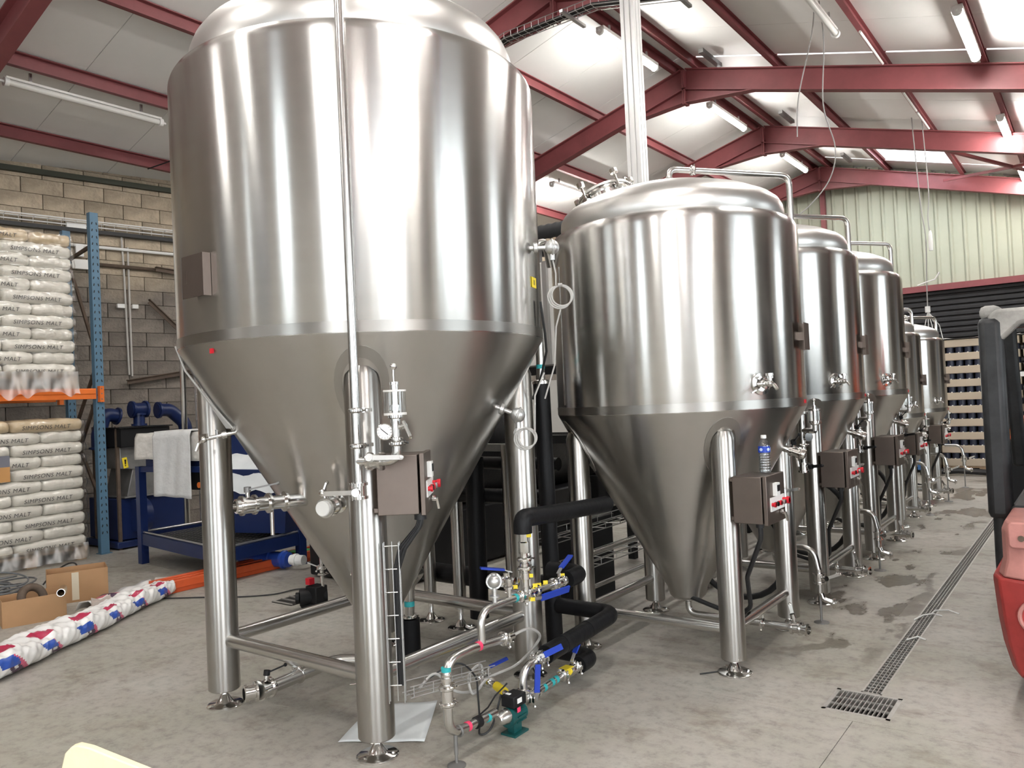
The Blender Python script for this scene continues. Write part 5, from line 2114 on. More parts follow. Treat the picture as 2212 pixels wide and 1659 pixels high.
# long pipes and a ladder tray leaning by the wall behind the big tank
for k, (a, b, r, ma, lab) in enumerate([((-8.55, 5.05, 2.9), (-9.05, 5.32, .02), .035, PIPE, 'leaning silver pipe behind the blue table'), ((-8.35, 5.25, 2.9), (-8.78, 5.40, .02), .025, BLACK, 'leaning black pipe behind the blue table'), ((-8.60, 5.52, 2.7), (-8.62, 5.55, .02), .03, CONDUIT, 'upright grey pipe behind the blue table')]):
    m = MB()
    m.tube([a, b], r, 12)
    tag(m.obj('leaning_pipe', ma), lab, 'pipe')
wire_tray('ladder_tray', 'spare wire cable tray standing upright behind the blue table', (-8.75, 5.40, .02), (-8.72, 5.36, 2.6), (.8, .6, 0), (.6, -.8, 0), .12, .03, .10, rw=.006)

# ------------------------------------------------------------------ malt mill
ml = thing('malt_mill', 'dark grey malt mill with blue duct elbows behind the rack post', 'machine', (-9.95, 5.1, 0))
m = MB()
m.box((-10.0, 5.20, .36), (.75, .85, .5))
m.box((-10.0, 5.20, .06), (.85, .95, .08))
m.obj('base', NAVY, ml, bevel=.01)
m = MB()
m.cyl((-9.55, 4.93, .40), (-9.55, 5.07, .40), .20, n=24)
m.obj('belt_guard', NAVY, ml)
m = MB()
m.prism([(-.30, 0), (.30, 0), (.24, .42), (-.20, .42)], (-9.62, 5.18, .62), (0, 1, 0), (0, 0, 1), (-1, 0, 0), .55)
m.box((-9.88, 5.18, .625), (.62, .70, .02))
m.obj('hopper', DARKST, ml, bevel=.008)
m = MB()
m.prism([(-.32, -.12), (.05, -.16), (.05, .16), (-.32, .14)], (-9.60, 5.12, 1.10), (0, 1, 0), (0, 0, 1), (-1, 0, 0), .55)
m.obj('roller_housing', DARKST, ml, bevel=.01)
m = MB()
m.box((-9.80, 5.28, 1.13), (.34, .22, .20))
m.obj('motor_box', BLACK, ml, bevel=.015)
m = MB()
m.box((-9.75, 5.08, 1.36), (.50, .62, .22))
m.box((-9.75, 5.08, 1.48), (.56, .68, .015))
m.obj('feed_box', BLACK, ml)
m = MB()
m.box((-9.596, 4.86, 1.05), (.004, .06, .13), M=Matrix.Rotation(.15, 3, 'X'))
w = m.obj('warning_label', YELLOW, ml)
w['label'] = 'yellow warning label with a black mark'
m = MB()
m.prism([(-.012, .04), (.012, .04), (.006, -.02), (-.006, -.02)], (-9.592, 4.86, 1.05), (0, 1, 0), (0, 0, 1), (1, 0, 0), .002)
m.cyl((-9.592, 4.86, 1.015), (-9.590, 4.86, 1.015), .008, n=8)
m.obj('warning_mark', BLACK, w)
def duct(pts, r, nm='duct_elbow'):
    m = MB()
    m.tube(pts, r, 18, .16, 7)
    o = m.obj(nm, NAVY, ml)
    for p, q in ((pts[0], pts[1]), (pts[-1], pts[-2])):
        f = MB()
        d = (V(q) - V(p)).normalized()
        f.cyl(V(p) + d * .01, V(p) + d * .035, r + .025, n=18)
        f.obj('flange', NAVY, o)
duct([(-9.95, 4.98, 1.62), (-9.95, 4.80, 1.66), (-9.95, 4.72, 1.40), (-9.95, 4.72, 1.22)], .085)
duct([(-9.95, 5.13, 1.70), (-9.95, 5.35, 1.70)], .085, 'duct_tee')
duct([(-9.95, 5.24, 1.66), (-9.95, 5.24, 1.48)], .07, 'duct_drop')
duct([(-9.95, 5.48, 1.68), (-9.95, 5.66, 1.68), (-9.95, 5.86, 1.50), (-9.95, 5.90, 1.30)], .085)
for x, y in ((-10.2, 4.78), (-9.62, 4.78)):
    m = MB()
    m.box((x, y, .75), (.035, .035, 1.5))
    m.obj('frame_post', BROWNST, ml)
m = MB()
m.tube([(-9.62, 4.78, 1.2), (-9.62, 5.6, 1.22)], .012, 6)
m.obj('frame_rail', BROWNST, ml)

# ------------------------------------------------------------------ blue machine table with packing cloth
tb = thing('machine_table', 'navy blue steel table with a wire-edged tray, half hidden by the large tank leg', 'table', (-7.6, 4.7, 0))
A, B_, C_, D_ = V((-8.48, 4.46, 0)), V((-6.62, 4.22, 0)), V((-6.72, 5.20, 0)), V((-8.50, 5.26, 0))
for p in (A, B_, C_, D_):
    m = MB()
    m.box(p + V((0, 0, .53)), (.08, .08, 1.06))
    if p is A or p is D_:
        m.obj('leg', NAVY, tb)
    else:
        m.v = [V((v.x, v.y, min(v.z, .36))) for v in m.v]
        m.obj('leg', NAVY, tb)
for p, q in ((A, B_), (B_, C_), (C_, D_), (D_, A)):
    m = MB()
    m.bar(p + V((0, 0, .27)), q + V((0, 0, .27)), .05, .12)
    m.obj('tray_rail', NAVY, tb)
    m = MB()
    m.tube([p + V((0, 0, .345)), q + V((0, 0, .345))], .012, 8)
    m.obj('tray_rim', WIRE, tb)
m = MB()
k = 26
for i in range(k + 1):
    u = i / k
    m.bar(A.lerp(B_, u) + V((0, 0, .30)), D_.lerp(C_, u) + V((0, 0, .30)), .006, .006)
for i in range(13):
    u = i / 12
    m.bar(A.lerp(D_, u) + V((0, 0, .295)), B_.lerp(C_, u) + V((0, 0, .295)), .006, .006)
m.obj('tray_mesh', DARKST, tb)['kind'] = 'stuff'
m = MB()
m.add([A + V((.02, .02, .25)), B_ + V((-.02, .02, .25)), C_ + V((-.02, -.02, .25)), D_ + V((.02, -.02, .25)), A + V((.02, .02, .262)), B_ + V((-.02, .02, .262)), C_ + V((-.02, -.02, .262)), D_ + V((.02, -.02, .262))],
      [(3, 2, 1, 0), (4, 5, 6, 7), (0, 1, 5, 4), (1, 2, 6, 5), (2, 3, 7, 6), (3, 0, 4, 7)])
m.obj('tray_floor', BLACK, tb)
m = MB()
m.bar(A + V((0, 0, 1.03)), V((-7.35, 4.62, 1.03)), .06, .06)
m.bar(D_ + V((0, 0, 1.03)), V((-7.35, 5.2, 1.03)), .06, .06)
m.obj('top_rail', NAVY, tb, split=True)
m = MB()
m.box((-8.0, 4.88, 1.20), (.95, .62, .34), .22)
m.box((-8.0, 4.88, 1.38), (1.0, .66, .03), .22)
m.obj('machine_body', NAVY, tb, bevel=.01)
m = MB()
m.box((-7.62, 4.72, .92), (.25, .20, .22), .2)
m.obj('drive_unit', BLACK, tb, bevel=.01)
m = MB()
m.cyl((-7.56, 4.585, .865), (-7.56, 4.60, .865), .03, n=12)
m.obj('orange_light', ORANGE, tb)
# blue hopper at the far end of the table, its top draped in white film
bn = tb
m = MB()
m.prism([(-.42, .36), (.40, .36), (.46, 1.0), (-.5, 1.02)], (-7.05, 4.85, 0), (.95, .30, 0), (0, 0, 1), (-.3, .95, 0), .55)
m.obj('hopper_body', NAVY, bn)
m = MB()
nn = 16
vs, fs = [], []
for j in range(nn + 1):
    for i in range(nn + 1):
        u, w_ = i / nn, j / nn
        q = V((-7.05, 4.85, 0)) + V((.95, .30, 0)) * (-.53 + 1.03 * u) + V((-.3, .95, 0)) * (-.03 + .62 * w_)
        fall = max(0, .12 - w_) * 2.2
        vs.append(q + V((0, 0, 1.05 + .10 * sin(pi * w_) - fall * (1 + .05 * sin(u * 17)) + .012 * sin(u * 23 + w_ * 9))) + V((.3, -.95, 0)) * fall * .12)
for j in range(nn):
    for i in range(nn):
        fs.append((j * (nn + 1) + i, j * (nn + 1) + i + 1, (j + 1) * (nn + 1) + i + 1, (j + 1) * (nn + 1) + i))
m.add(vs, fs)
m.obj('film_cover', PAPER, bn, sharp=80)

def drape(name, label, p0, px, n_out, L, z0, drop, back, seed, ma, cat='cloth'):
    """sheet lying over a top edge and hanging down its front; p0 left top corner, px unit vector along"""
    p0, px, n_out = V(p0), V(px).normalized(), V(n_out).normalized()
    nu, nv = 28, 26
    vs, fs = [], []
    for j in range(nv + 1):
        for i in range(nu + 1):
            u, w_ = i / nu, j / nv
            s = w_ * (back + drop)
            fold = .010 * sin(u * 9 + seed) + .006 * sin(u * 21 + w_ * 6 + seed)
            if s < back:
                q = p0 + px * u * L - n_out * (back - s) + V((0, 0, .008 + abs(fold)))
            else:
                d = s - back
                rag = (.004 * sin(u * 14 + seed) + .025 * u) * (d / drop)
                q = p0 + px * u * L + n_out * (.018 + fold * min(1, d * 5)) - V((0, 0, d + rag))
            vs.append(q)
    for j in range(nv):
        for i in range(nu):
            fs.append((j * (nu + 1) + i, j * (nu + 1) + i + 1, (j + 1) * (nu + 1) + i + 1, (j + 1) * (nu + 1) + i))
    m = MB()
    m.add(vs, fs)
    o = m.obj(name, ma, sharp=80)
    sd = o.modifiers.new('thickness', 'SOLIDIFY')
    sd.thickness = .002
    return tag(o, label, cat)
ca, sa = cos(.22), sin(.22)
fx, fn = V((ca, sa, 0)), V((sa, -ca, 0))
top0 = V((-8.0, 4.88, 1.40)) + fn * .335 - fx * .50
drape('plastic_film', 'crumpled pale film over the top of the blue machine table', top0 + fn * .06 + V((0, 0, .004)), fx, fn, 1.0, 1.4, .26, .60, 2.2, CLOTHFILM, 'film')
drape('packing_cloth', 'white packing cloth hanging down the front of the blue machine table', top0 + fx * .32 + fn * .11 + V((0, 0, .02)), fx, fn, .53, 1.4, .66, .36, .7, CLOTH)
# blue hose coupling on the floor by the orange beams
m = MB()
m.tube([(-7.25, 4.86, .09), (-7.05, 4.86, .10), (-6.62, 4.97, .10)], [.06, .085, .075], 16)
m.lathe([(.08, 0), (.092, .01), (.092, .03), (.08, .04)], (-6.86, 4.91, .10), (.95, .25, 0), 16)
m.lathe([(.08, 0), (.092, .01), (.092, .03), (.08, .04)], (-6.70, 4.95, .10), (.95, .25, 0), 16)
o = m.obj('blue_filter', mat('blue_filter_plastic', (.02, .06, .32), .3, coat=.5))
tag(o, 'blue plastic hose coupling on the floor behind the orange beams', 'coupling')
m = MB()
m.cyl((-6.60, 4.98, .10), (-6.45, 5.02, .10), .05, n=14)
m.cyl((-6.56, 4.99, .10), (-6.53, 5.0, .10), .062, n=14)
tag(m.obj('pipe_collar', WHITE), 'white collar joined to the blue hose coupling', 'collar')

# orange rack beams lying on the floor
for k in range(3):
    m = MB()
    x = -6.97 + .095 * k
    a, b = V((x - .02, 3.72 - .05 * k, .036)), V((x - .04 + .02 * k, 6.1, .036))
    m.bar(a, b, .048, .07)
    m.bar(a + V((.012, 0, .040)), b + V((.012, 0, .040)), .050, .07)
    m.bar(a + V((-.02, 0, .02)), b + V((-.02, 0, .02)), .012, .066)
    t = m.obj('rack_beam', ORANGE2, bevel=.004)
    tag(t, ['leftmost of the three orange beams lying on the floor', 'middle one of the three orange beams lying on the floor', 'rightmost orange beam on the floor, nearest the large tank'][k], 'beam', 'orange rack beams on the floor')
m = MB()
m.box((-6.87, 5.30, .114), (.16, .22, .004))
tag(m.obj('green_sheet', GREEN), 'green sheet lying on the orange floor beams', 'sheet')
m = MB()
m.tube([(-7.30, 3.95, .035), (-6.98, 4.18, .035)], .033, 14)
tag(m.obj('steel_tube', CONDUIT), 'short grey tube lying behind the orange beams by the foil roll', 'tube')
m = MB()
m.tube([(-7.05, 4.24, .05), (-6.99, 4.30, .06), (-7.02, 4.36, .04)], .04, 12)
tag(m.obj('pipe_fitting', BLACK), 'dark round fitting behind the orange floor beams', 'fitting')

# roll of printed film on the floor
RP = [(-5.60, 1.75), (-5.72, 2.02), (-6.10, 2.66), (-6.45, 3.20), (-6.75, 3.66), (-6.90, 3.88)]
def lerp_path(t):
    seg = [((RP[i + 1][0] - RP[i][0]) ** 2 + (RP[i + 1][1] - RP[i][1]) ** 2) ** .5 for i in range(len(RP) - 1)]
    d = t * sum(seg)
    for i, s in enumerate(seg):
        if d <= s or i == len(seg) - 1:
            k = min(1, d / s)
            return V((RP[i][0] + (RP[i + 1][0] - RP[i][0]) * k, RP[i][1] + (RP[i + 1][1] - RP[i][1]) * k, 0))
        d -= s
m = MB()
m.mats = [FILM, REDCLOTH, BLUEPRINT, PLUMPRINT, PINKPRINT]
NU, NV = 230, 52
LEN = 2.45
rows = []
for i in range(NU + 1):
    u = i / NU
    p = lerp_path(u)
    tng = (lerp_path(min(1, u + .02)) - lerp_path(max(0, u - .02))).normalized()
    sd = V((tng.y, -tng.x, 0))
    if sd.x < 0: sd = -sd
    wdt = (.36 - .15 * u) * (1 if u < .94 else max(.35, 1 - (u - .94) * 9)) * (1 if u > .03 else .75 + u * 8)
    hgt = (.185 - .05 * u) * (1 if u < .95 else max(.5, 1 - (u - .95) * 9))
    row = []
    for j in range(NV):
        a = 2 * pi * j / NV
        cx = (abs(cos(a)) ** .8) * (1 if cos(a) > 0 else -1)
        cz = (abs(sin(a)) ** .8) * (1 if sin(a) > 0 else -1)
        w_ = .005 * sin(u * 41 + a * 2) + .005 * sin(u * 83 - a * 3) + .010 * sin(u * 17 + a) + .004 * sin(u * 150 + a * 5) + .003 * sin(u * 233 - a * 7)
        z = hgt * .5 + hgt * .5 * cz + w_ * max(0, .4 + cz)
        row.append(p + sd * (wdt * .5 * cx + w_ * .8) + V((0, 0, max(.004, z))))
    rows.append(row)
vs = [q for r_ in rows for q in r_]
m.add(vs, [])
def print_at(s, v):
    """ink index at length s (metres) and girth v (-1 aisle bottom edge .. 1 far top edge)"""
    ph = (s - .12) % .37
    if .26 < v < .56 + .1 * sin(s * 3) and .08 < ph + v * .10 - .02 < .22: return 1
    q = ph - .05 + .12 * (v + .45)
    if -.86 < v < -.02:
        if -.42 < v < -.06 and 0 < q < .14: return 2
        if v <= -.30 and .05 < q < .135:
            if .075 < q < .110 and (int((v + 1) * 30) % 3 == 1): return 0
            return 3
        if .12 < q < .145: return 4
        if v < -.3 and .145 < q < .165: return 4
    return 0
for i in range(NU):
    for j in range(NV):
        jn = (j + 1) % NV
        b0 = i * NV
        m.f.append([b0 + j, b0 + jn, b0 + NV + jn, b0 + NV + j])
        a = 2 * pi * (j + .5) / NV
        v = (a if a < pi else a - 2 * pi) / (pi / 2)          # 0 = aisle side, 1 = top
        m.mi.append(print_at(i / NU * LEN, v - .35) if -1.2 < v < 1.6 else 0)
m.f.append(list(range(NV - 1, -1, -1)))
m.mi.append(0)
m.f.append(list(range(NU * NV, NU * NV + NV)))
m.mi.append(3)
o = m.obj('film_roll', FILM, sharp=70)
tag(o, 'long crumpled roll of white film with red and blue print on the floor', 'film roll')
m = MB()
m.mats = [FILM, PLUMPRINT, PINKPRINT]
pts0 = [(-6.88, 3.02), (-7.20, 3.72)]
for i in range(15):
    for k, (dx, z) in enumerate([(0, .02), (.04, .085), (.13, .10), (.20, .06), (.21, .01)]):
        u = i / 14
        m.v.append(V((pts0[0][0] + (pts0[1][0] - pts0[0][0]) * u + dx, pts0[0][1] + (pts0[1][1] - pts0[0][1]) * u + dx * .4, z + .012 * sin(u * 19 + k))))
for i in range(14):
    for k in range(4):
        m.f.append([i * 5 + k, i * 5 + k + 1, (i + 1) * 5 + k + 1, (i + 1) * 5 + k])
        m.mi.append(1 if i in (4, 5) and k < 3 or k == 3 and i % 5 else (2 if i in (3, 6) and k < 2 else 0))
o = m.obj('film_offcut', FILM, sharp=70)
sdm = o.modifiers.new('thickness', 'SOLIDIFY')
sdm.thickness = .004
tag(o, 'folded flap of printed white film behind the long film roll', 'film')

# cardboard boxes and what is in and around them
def carton(name, label, c, L, Wd, H, rz, lift=0., t=.005):
    b = thing(name, label, 'box', c)
    Rm = Matrix.Rotation(rz, 3, 'Z')
    c = V(c)
    def part(nm, off, size):
        m = MB()
        m.box(c + Rm @ V(off), size, M=Rm)
        return m.obj(nm, CARD, b)
    part('bottom', (0, 0, lift + t), (L, Wd, t))
    for s in (-1, 1):
        part('side_panel', (0, s * Wd / 2, lift + H / 2), (L, t, H))
        part('end_panel', (s * L / 2, 0, lift + H / 2), (t, Wd, H))
    return b, c, Rm
# box axes: long side faces the camera aisle
r1 = atan2(.42, .11)
b1, c1_, R1 = carton('cardboard_box', 'open cardboard box with pipe ends, nearest of the two beside the film roll', (-7.03, 2.76, 0), .44, .30, .205, r1)
b2, c2_, R2 = carton('cardboard_box', 'open cardboard box standing behind the nearer one, empty', (-7.45, 3.30, 0), .47, .30, .27, atan2(.33, .13))
m = MB()
m.box(c2_ + R2 @ V((-.02, -.155, .14)), (.055, .006, .24), M=R2)
m.obj('packing_tape', mat('tan_tape', (.62, .55, .42), .5), b2)
m = MB()
m.tube([(-6.60, 2.80, .255), (-6.98, 2.98, .21), (-7.10, 3.03, .16)], .030, 18, cap=False)
m.tube([(-6.60, 2.80, .255), (-6.98, 2.98, .21), (-7.10, 3.03, .16)], .026, 18, cap=False)
m.lathe([(.026, 0), (.030, 0), (.030, .002), (.026, .002)], (-6.60, 2.80, .255), (.85, -.42, .1), 18)
m.f = [f for f in m.f if len(f) <= 4]
m.mi = [0] * len(m.f)
tag(m.obj('tube_end', CHROME), 'open steel tube poking out of the nearer cardboard box', 'tube')
m = MB()
m.ring((-7.02, 2.76, .18), (.9, .1, .35), .085, .032, 24, 10)
tag(m.obj('hose_coil', BROWNST), 'dark brown hose ring inside the nearer cardboard box', 'hose')
# bundle of grey cable behind the boxes
rnd = random.Random(4)
hp = MB()
for k in range(26):
    cx, cy = -7.80 + rnd.uniform(-.22, .16), 2.62 + rnd.uniform(-.28, .26)
    R_ = rnd.uniform(.16, .30)
    tx, ty = rnd.uniform(-.5, .5), rnd.uniform(-.4, .4)
    z0 = .04 + .012 * k
    hp.tube([V((cx + R_ * cos(a), cy + R_ * sin(a) * .8, max(.012, z0 * .6 + (.07 * tx) * cos(a) + .07 * ty * sin(a) + .05))) for a in [2 * pi * i / 22 for i in range(22)]], .008, 6, closed=True)
o = hp.obj('cable_heap', mat('dark_grey_cable', (.13, .135, .14), .5))
tag(o, 'heap of grey coiled cable behind the cardboard boxes', 'cable', kind='stuff')
m = MB()
m.tube([V((-8.05 + .25 * cos(a), 3.36 + .30 * sin(a) * .6, .02 + .20 * max(0, sin(a)))) for a in [pi * i / 20 for i in range(21)]], .008, 6)
tag(m.obj('cable_arch', RUBBER), 'dark cable arching up in front of the lower sack stack', 'cable')
m = MB()
prev = None
m.add([(-6.62, 3.02, .0), (-6.52, 3.16, .0), (-6.66, 3.30, .0), (-6.82, 3.12, .0), (-6.64, 3.05, .10), (-6.60, 3.18, .16), (-6.74, 3.24, .07), (-6.76, 3.10, .13)],
      [(0, 1, 5, 4), (1, 2, 6, 5), (2, 3, 7, 6), (3, 0, 4, 7), (4, 5, 6, 7), (3, 2, 1, 0)])
tag(m.obj('torn_paper', mat('torn_wrapping', (.42, .36, .32), .6, noise=.2), sharp=20), 'torn crumpled wrapping between the boxes and the film roll', 'paper')

# cream foam board in the foreground
fm = MB()
ex = V((.83, .55, 0)).normalized()
fm.prism([(-.22, 0), (.20, 0), (.27, .49), (.20, .520), (.03, .590), (-.01, .600), (-.03, .594), (-.05, .575), (-.085, .45), (-.20, .10)], V((-2.57, 1.13, 0)), ex, (0, 0, 1), (-ex.y, ex.x, 0), .028)
o = fm.obj('foam_board', FOAM, bevel=.004)
tag(o, 'cream foam board with a slanted top in the bottom left foreground', 'board')

# ------------------------------------------------------------------ forklift at the right edge, its back to the camera
fk = thing('forklift', 'worn red forklift with a black overhead guard at the right edge', 'forklift', (.10, 5.2, 0))
FX0, FX1 = -.47, .67
m = MB()
# counterweight: stacked outlines in plan, rear face towards -Y
def cw_ring(z, inset, rear, r=.10):
    x0, x1, y0, y1 = FX0 + inset, FX1 - inset, rear, 5.05
    return [(x0, y1, z), (x0, y0 + r * 1.6, z), (x0 + r * .35, y0 + r * .5, z), (x0 + r * 1.4, y0, z), (x1 - r * 1.4, y0, z), (x1 - r * .35, y0 + r * .5, z), (x1, y0 + r * 1.6, z), (x1, y1, z)]
lv = [(.10, .10, 4.50, .10), (.16, .045, 4.44, .10), (.30, .015, 4.41, .10), (.42, .0, 4.40, .10), (.60, -.012, 4.40, .09), (.635, -.012, 4.40, .09)]
vs = []
for z, i_, re, r in lv: vs += cw_ring(z, i_, re, r)
fs = []
for k in range(len(lv) - 1):
    for i in range(8):
        fs.append((k * 8 + i, k * 8 + (i + 1) % 8, (k + 1) * 8 + (i + 1) % 8, (k + 1) * 8 + i))
fs += [tuple(range(7, -1, -1)), tuple(range((len(lv) - 1) * 8, len(lv) * 8))]
m.add(vs, fs)
cwo = m.obj('counterweight', FORKRED, fk, sharp=28, bevel=.012)
m = MB()
lv = [(.637, .012, 4.405, .08), (.72, .035, 4.42, .07), (.86, .035, 4.42, .07), (.90, .05, 4.45, .07)]
vs = []
for z, i_, re, r in lv: vs += cw_ring(z, i_, re, r)
fs = []
for k in range(len(lv) - 1):
    for i in range(8):
        fs.append((k * 8 + i, k * 8 + (i + 1) % 8, (k + 1) * 8 + (i + 1) % 8, (k + 1) * 8 + i))
fs += [tuple(range(7, -1, -1)), tuple(range((len(lv) - 1) * 8, len(lv) * 8))]
m.add(vs, fs)
m.obj('rear_cover', FORKPINK, fk, sharp=28, bevel=.01)
m = MB()
m.prism([(-.40, .80), (-.40, .89), (-.385, .91), (.585, .91), (.60, .89), (.60, .80), (.585, .785), (-.385, .785)], (0, 4.404, 0), (1, 0, 0), (0, 0, 1), (0, 1, 0), .02)
hl = m.obj('rear_hatch', FORKPINK, fk, bevel=.008)
m = MB()
for x in (-.345, .545): m.cyl((x, 4.398, .835), (x, 4.41, .835), .014, n=12)
m.obj('hatch_bolt', BROWNST, hl, split=True)
m = MB()
m.cyl((-.29, 4.392, .47), (-.29, 4.405, .47), .075, n=28)
m.obj('tow_recess', FORKRED, fk)
m = MB()
m.ring((-.29, 4.394, .47), (0, 1, 0), .078, .010, 28, 8)
m.obj('recess_rim', FORKPINK, fk)
m = MB()
m.box((.10, 5.45, .55), (1.06, .95, .72))
m.obj('chassis', FORKBLK, fk, bevel=.02)
m = MB()
m.box((.10, 5.35, 1.02), (.86, .85, .26))
m.obj('hood', FORKBLK, fk, bevel=.03)
m = MB()
m.box((.10, 5.05, 1.20), (.62, .12, .55), M=Matrix.Rotation(.12, 3, 'X'))
m.box((.10, 5.30, 1.18), (.56, .50, .12))
m.obj('seat', BLACK, fk, bevel=.03)
def guard_post(pts, r, nm='guard_post', ma=FORKBLK):
    m = MB()
    m.tube(pts, r, 16, .12, 8)
    return m.obj(nm, ma, fk, sharp=60)
for sx in (-1, 1):
    xx = .10 + sx * .578
    m = MB()
    m.bar((xx - .0, 5.03, .83), (xx, 5.03, 1.93), .118, .11, (0, 1, 0))
    m.obj('guard_post', FORKBLK, fk, bevel=.035)
    guard_post([(xx, 5.03, .86), (xx, 5.02, .62), (xx + sx * -.005, 4.99, .50), (xx - sx * .05, 5.0, .47)], .040, 'lower_tube')
    m = MB()
    m.bar((xx + sx * -.0, 6.35, 1.0), (xx, 6.10, 1.95), .08, .09, (0, 1, 0))
    m.obj('front_post', FORKBLK, fk, bevel=.02)
    m = MB()
    m.bar((xx, 5.0, 1.955), (xx, 6.12, 1.955), .10, .08)
    m.obj('roof_rail', FORKWORN, fk, bevel=.03)
m = MB()
# worn rear roof bar with arched gussets
out = [(-.59, .0), (-.55, .035), (.55, .035), (.59, .0), (.59, -.16), (.52, -.13), (.44, -.055), (.36, -.035), (-.36, -.035), (-.44, -.055), (-.52, -.13), (-.59, -.16)]
m.prism(out, (.10, 4.985, 1.935), (1, 0, 0), (0, 0, 1), (0, 1, 0), .09)
m.obj('rear_roof_bar', FORKWORN, fk, bevel=.02)
for k in range(5):
    m = MB()
    x = -.26 + .18 * k
    m.bar((x, 5.05, 1.955), (x, 6.1, 1.955), .03, .05)
    m.obj('roof_slat', FORKBLK, fk)
m = MB()
m.box((.10, 6.12, 1.955), (1.16, .07, .07))
m.obj('front_roof_bar', FORKBLK, fk)
for sx in (-1, 1):
    m = MB()
    m.box((.10 + sx * .30, 6.75, 1.15), (.12, .14, 2.1))
    m.obj('mast_channel', FORKBLK, fk)
    m = MB()
    x = .10 + sx * .48
    m.lathe([(.10, -.09), (.24, -.09), (.27, -.06), (.27, .06), (.24, .09), (.10, .09)], (x, 6.35, .27), (1, 0, 0), 24)
    m.obj('front_wheel', RUBBER, fk)
    m = MB()
    x = .10 + sx * .38
    m.lathe([(.08, -.08), (.19, -.08), (.21, -.06), (.21, .06), (.19, .08), (.08, .08)], (x, 5.0, .21), (1, 0, 0), 22)
    m.obj('rear_wheel', RUBBER, fk)
m = MB()
m.box((.10, 6.3, .62), (1.0, .75, .55))
m.obj('front_body', FORKBLK, fk)
m = MB()
m.cyl((-.04, 6.05, 1.15), (-.06, 5.85, 1.42), .02)
m.ring((-.06, 5.84, 1.43), (0, -.6, .8), .17, .014, 24)
m.obj('steering_wheel', BLACK, fk)

# orange stacker beyond the forklift
st = thing('orange_stacker', 'bright orange lifting machine seen through the forklift guard', 'machine', (-.45, 8.2, 0))
m = MB()
m.prism([(-.725, 1.67), (-.585, 1.67), (-.615, 2.06), (-.715, 2.02)], (0, 8.05, 0), (1, 0, 0), (0, 0, 1), (0, 1, 0), .04)
m.box((-.655, 8.04, 1.685), (.14, .05, .03))
m.obj('mast_panel', SAFORANGE, st)
for x in (-.655, -.32):
    m = MB()
    m.box((x, 8.10, .90), (.085, .08, 1.6))
    m.obj('mast_post', mat('deep_orange_%d' % int(-x * 100), (.40, .05, .04), .5), st)
m = MB()
m.box((-.48, 8.03, 1.62), (.5, .04, .04))
m.obj('cross_tie', WHITE, st)
m = MB()
m.box((-.50, 8.0, 1.165), (.52, .30, .19))
bd = m.obj('battery_cover', SAFORANGE, st, bevel=.01)
m = MB()
m.prism([(-.03, .06), (.05, .05), (.06, .015), (.05, -.02), (-.03, .02)], (-.70, 7.848, 1.18), (1, 0, 0), (0, 0, 1), (0, -1, 0), .003)
m.obj('black_mark', BLACK, bd)
m = MB()
m.prism([(-.03, .015), (.05, -.025), (.05, -.055), (.03, -.065), (-.03, -.03)], (-.70, 7.848, 1.17), (1, 0, 0), (0, 0, 1), (0, -1, 0), .003)
m.obj('yellow_mark', mat('pale_yellow_mark', (.70, .55, .10), .5), bd)
m = MB()
m.box((-.48, 8.05, .55), (.56, .42, 1.02))
m.obj('machine_body', BLACK, st, bevel=.02)
for x in (-.68, -.28):
    m = MB()
    m.box((x, 7.55, .07), (.12, .9, .07))
    m.obj('fork_leg', SAFORANGE, st)
    m = MB()
    m.cyl((x - .04, 7.2, .05), (x + .04, 7.2, .05), .05, n=14)
    m.obj('wheel', RUBBER, st)

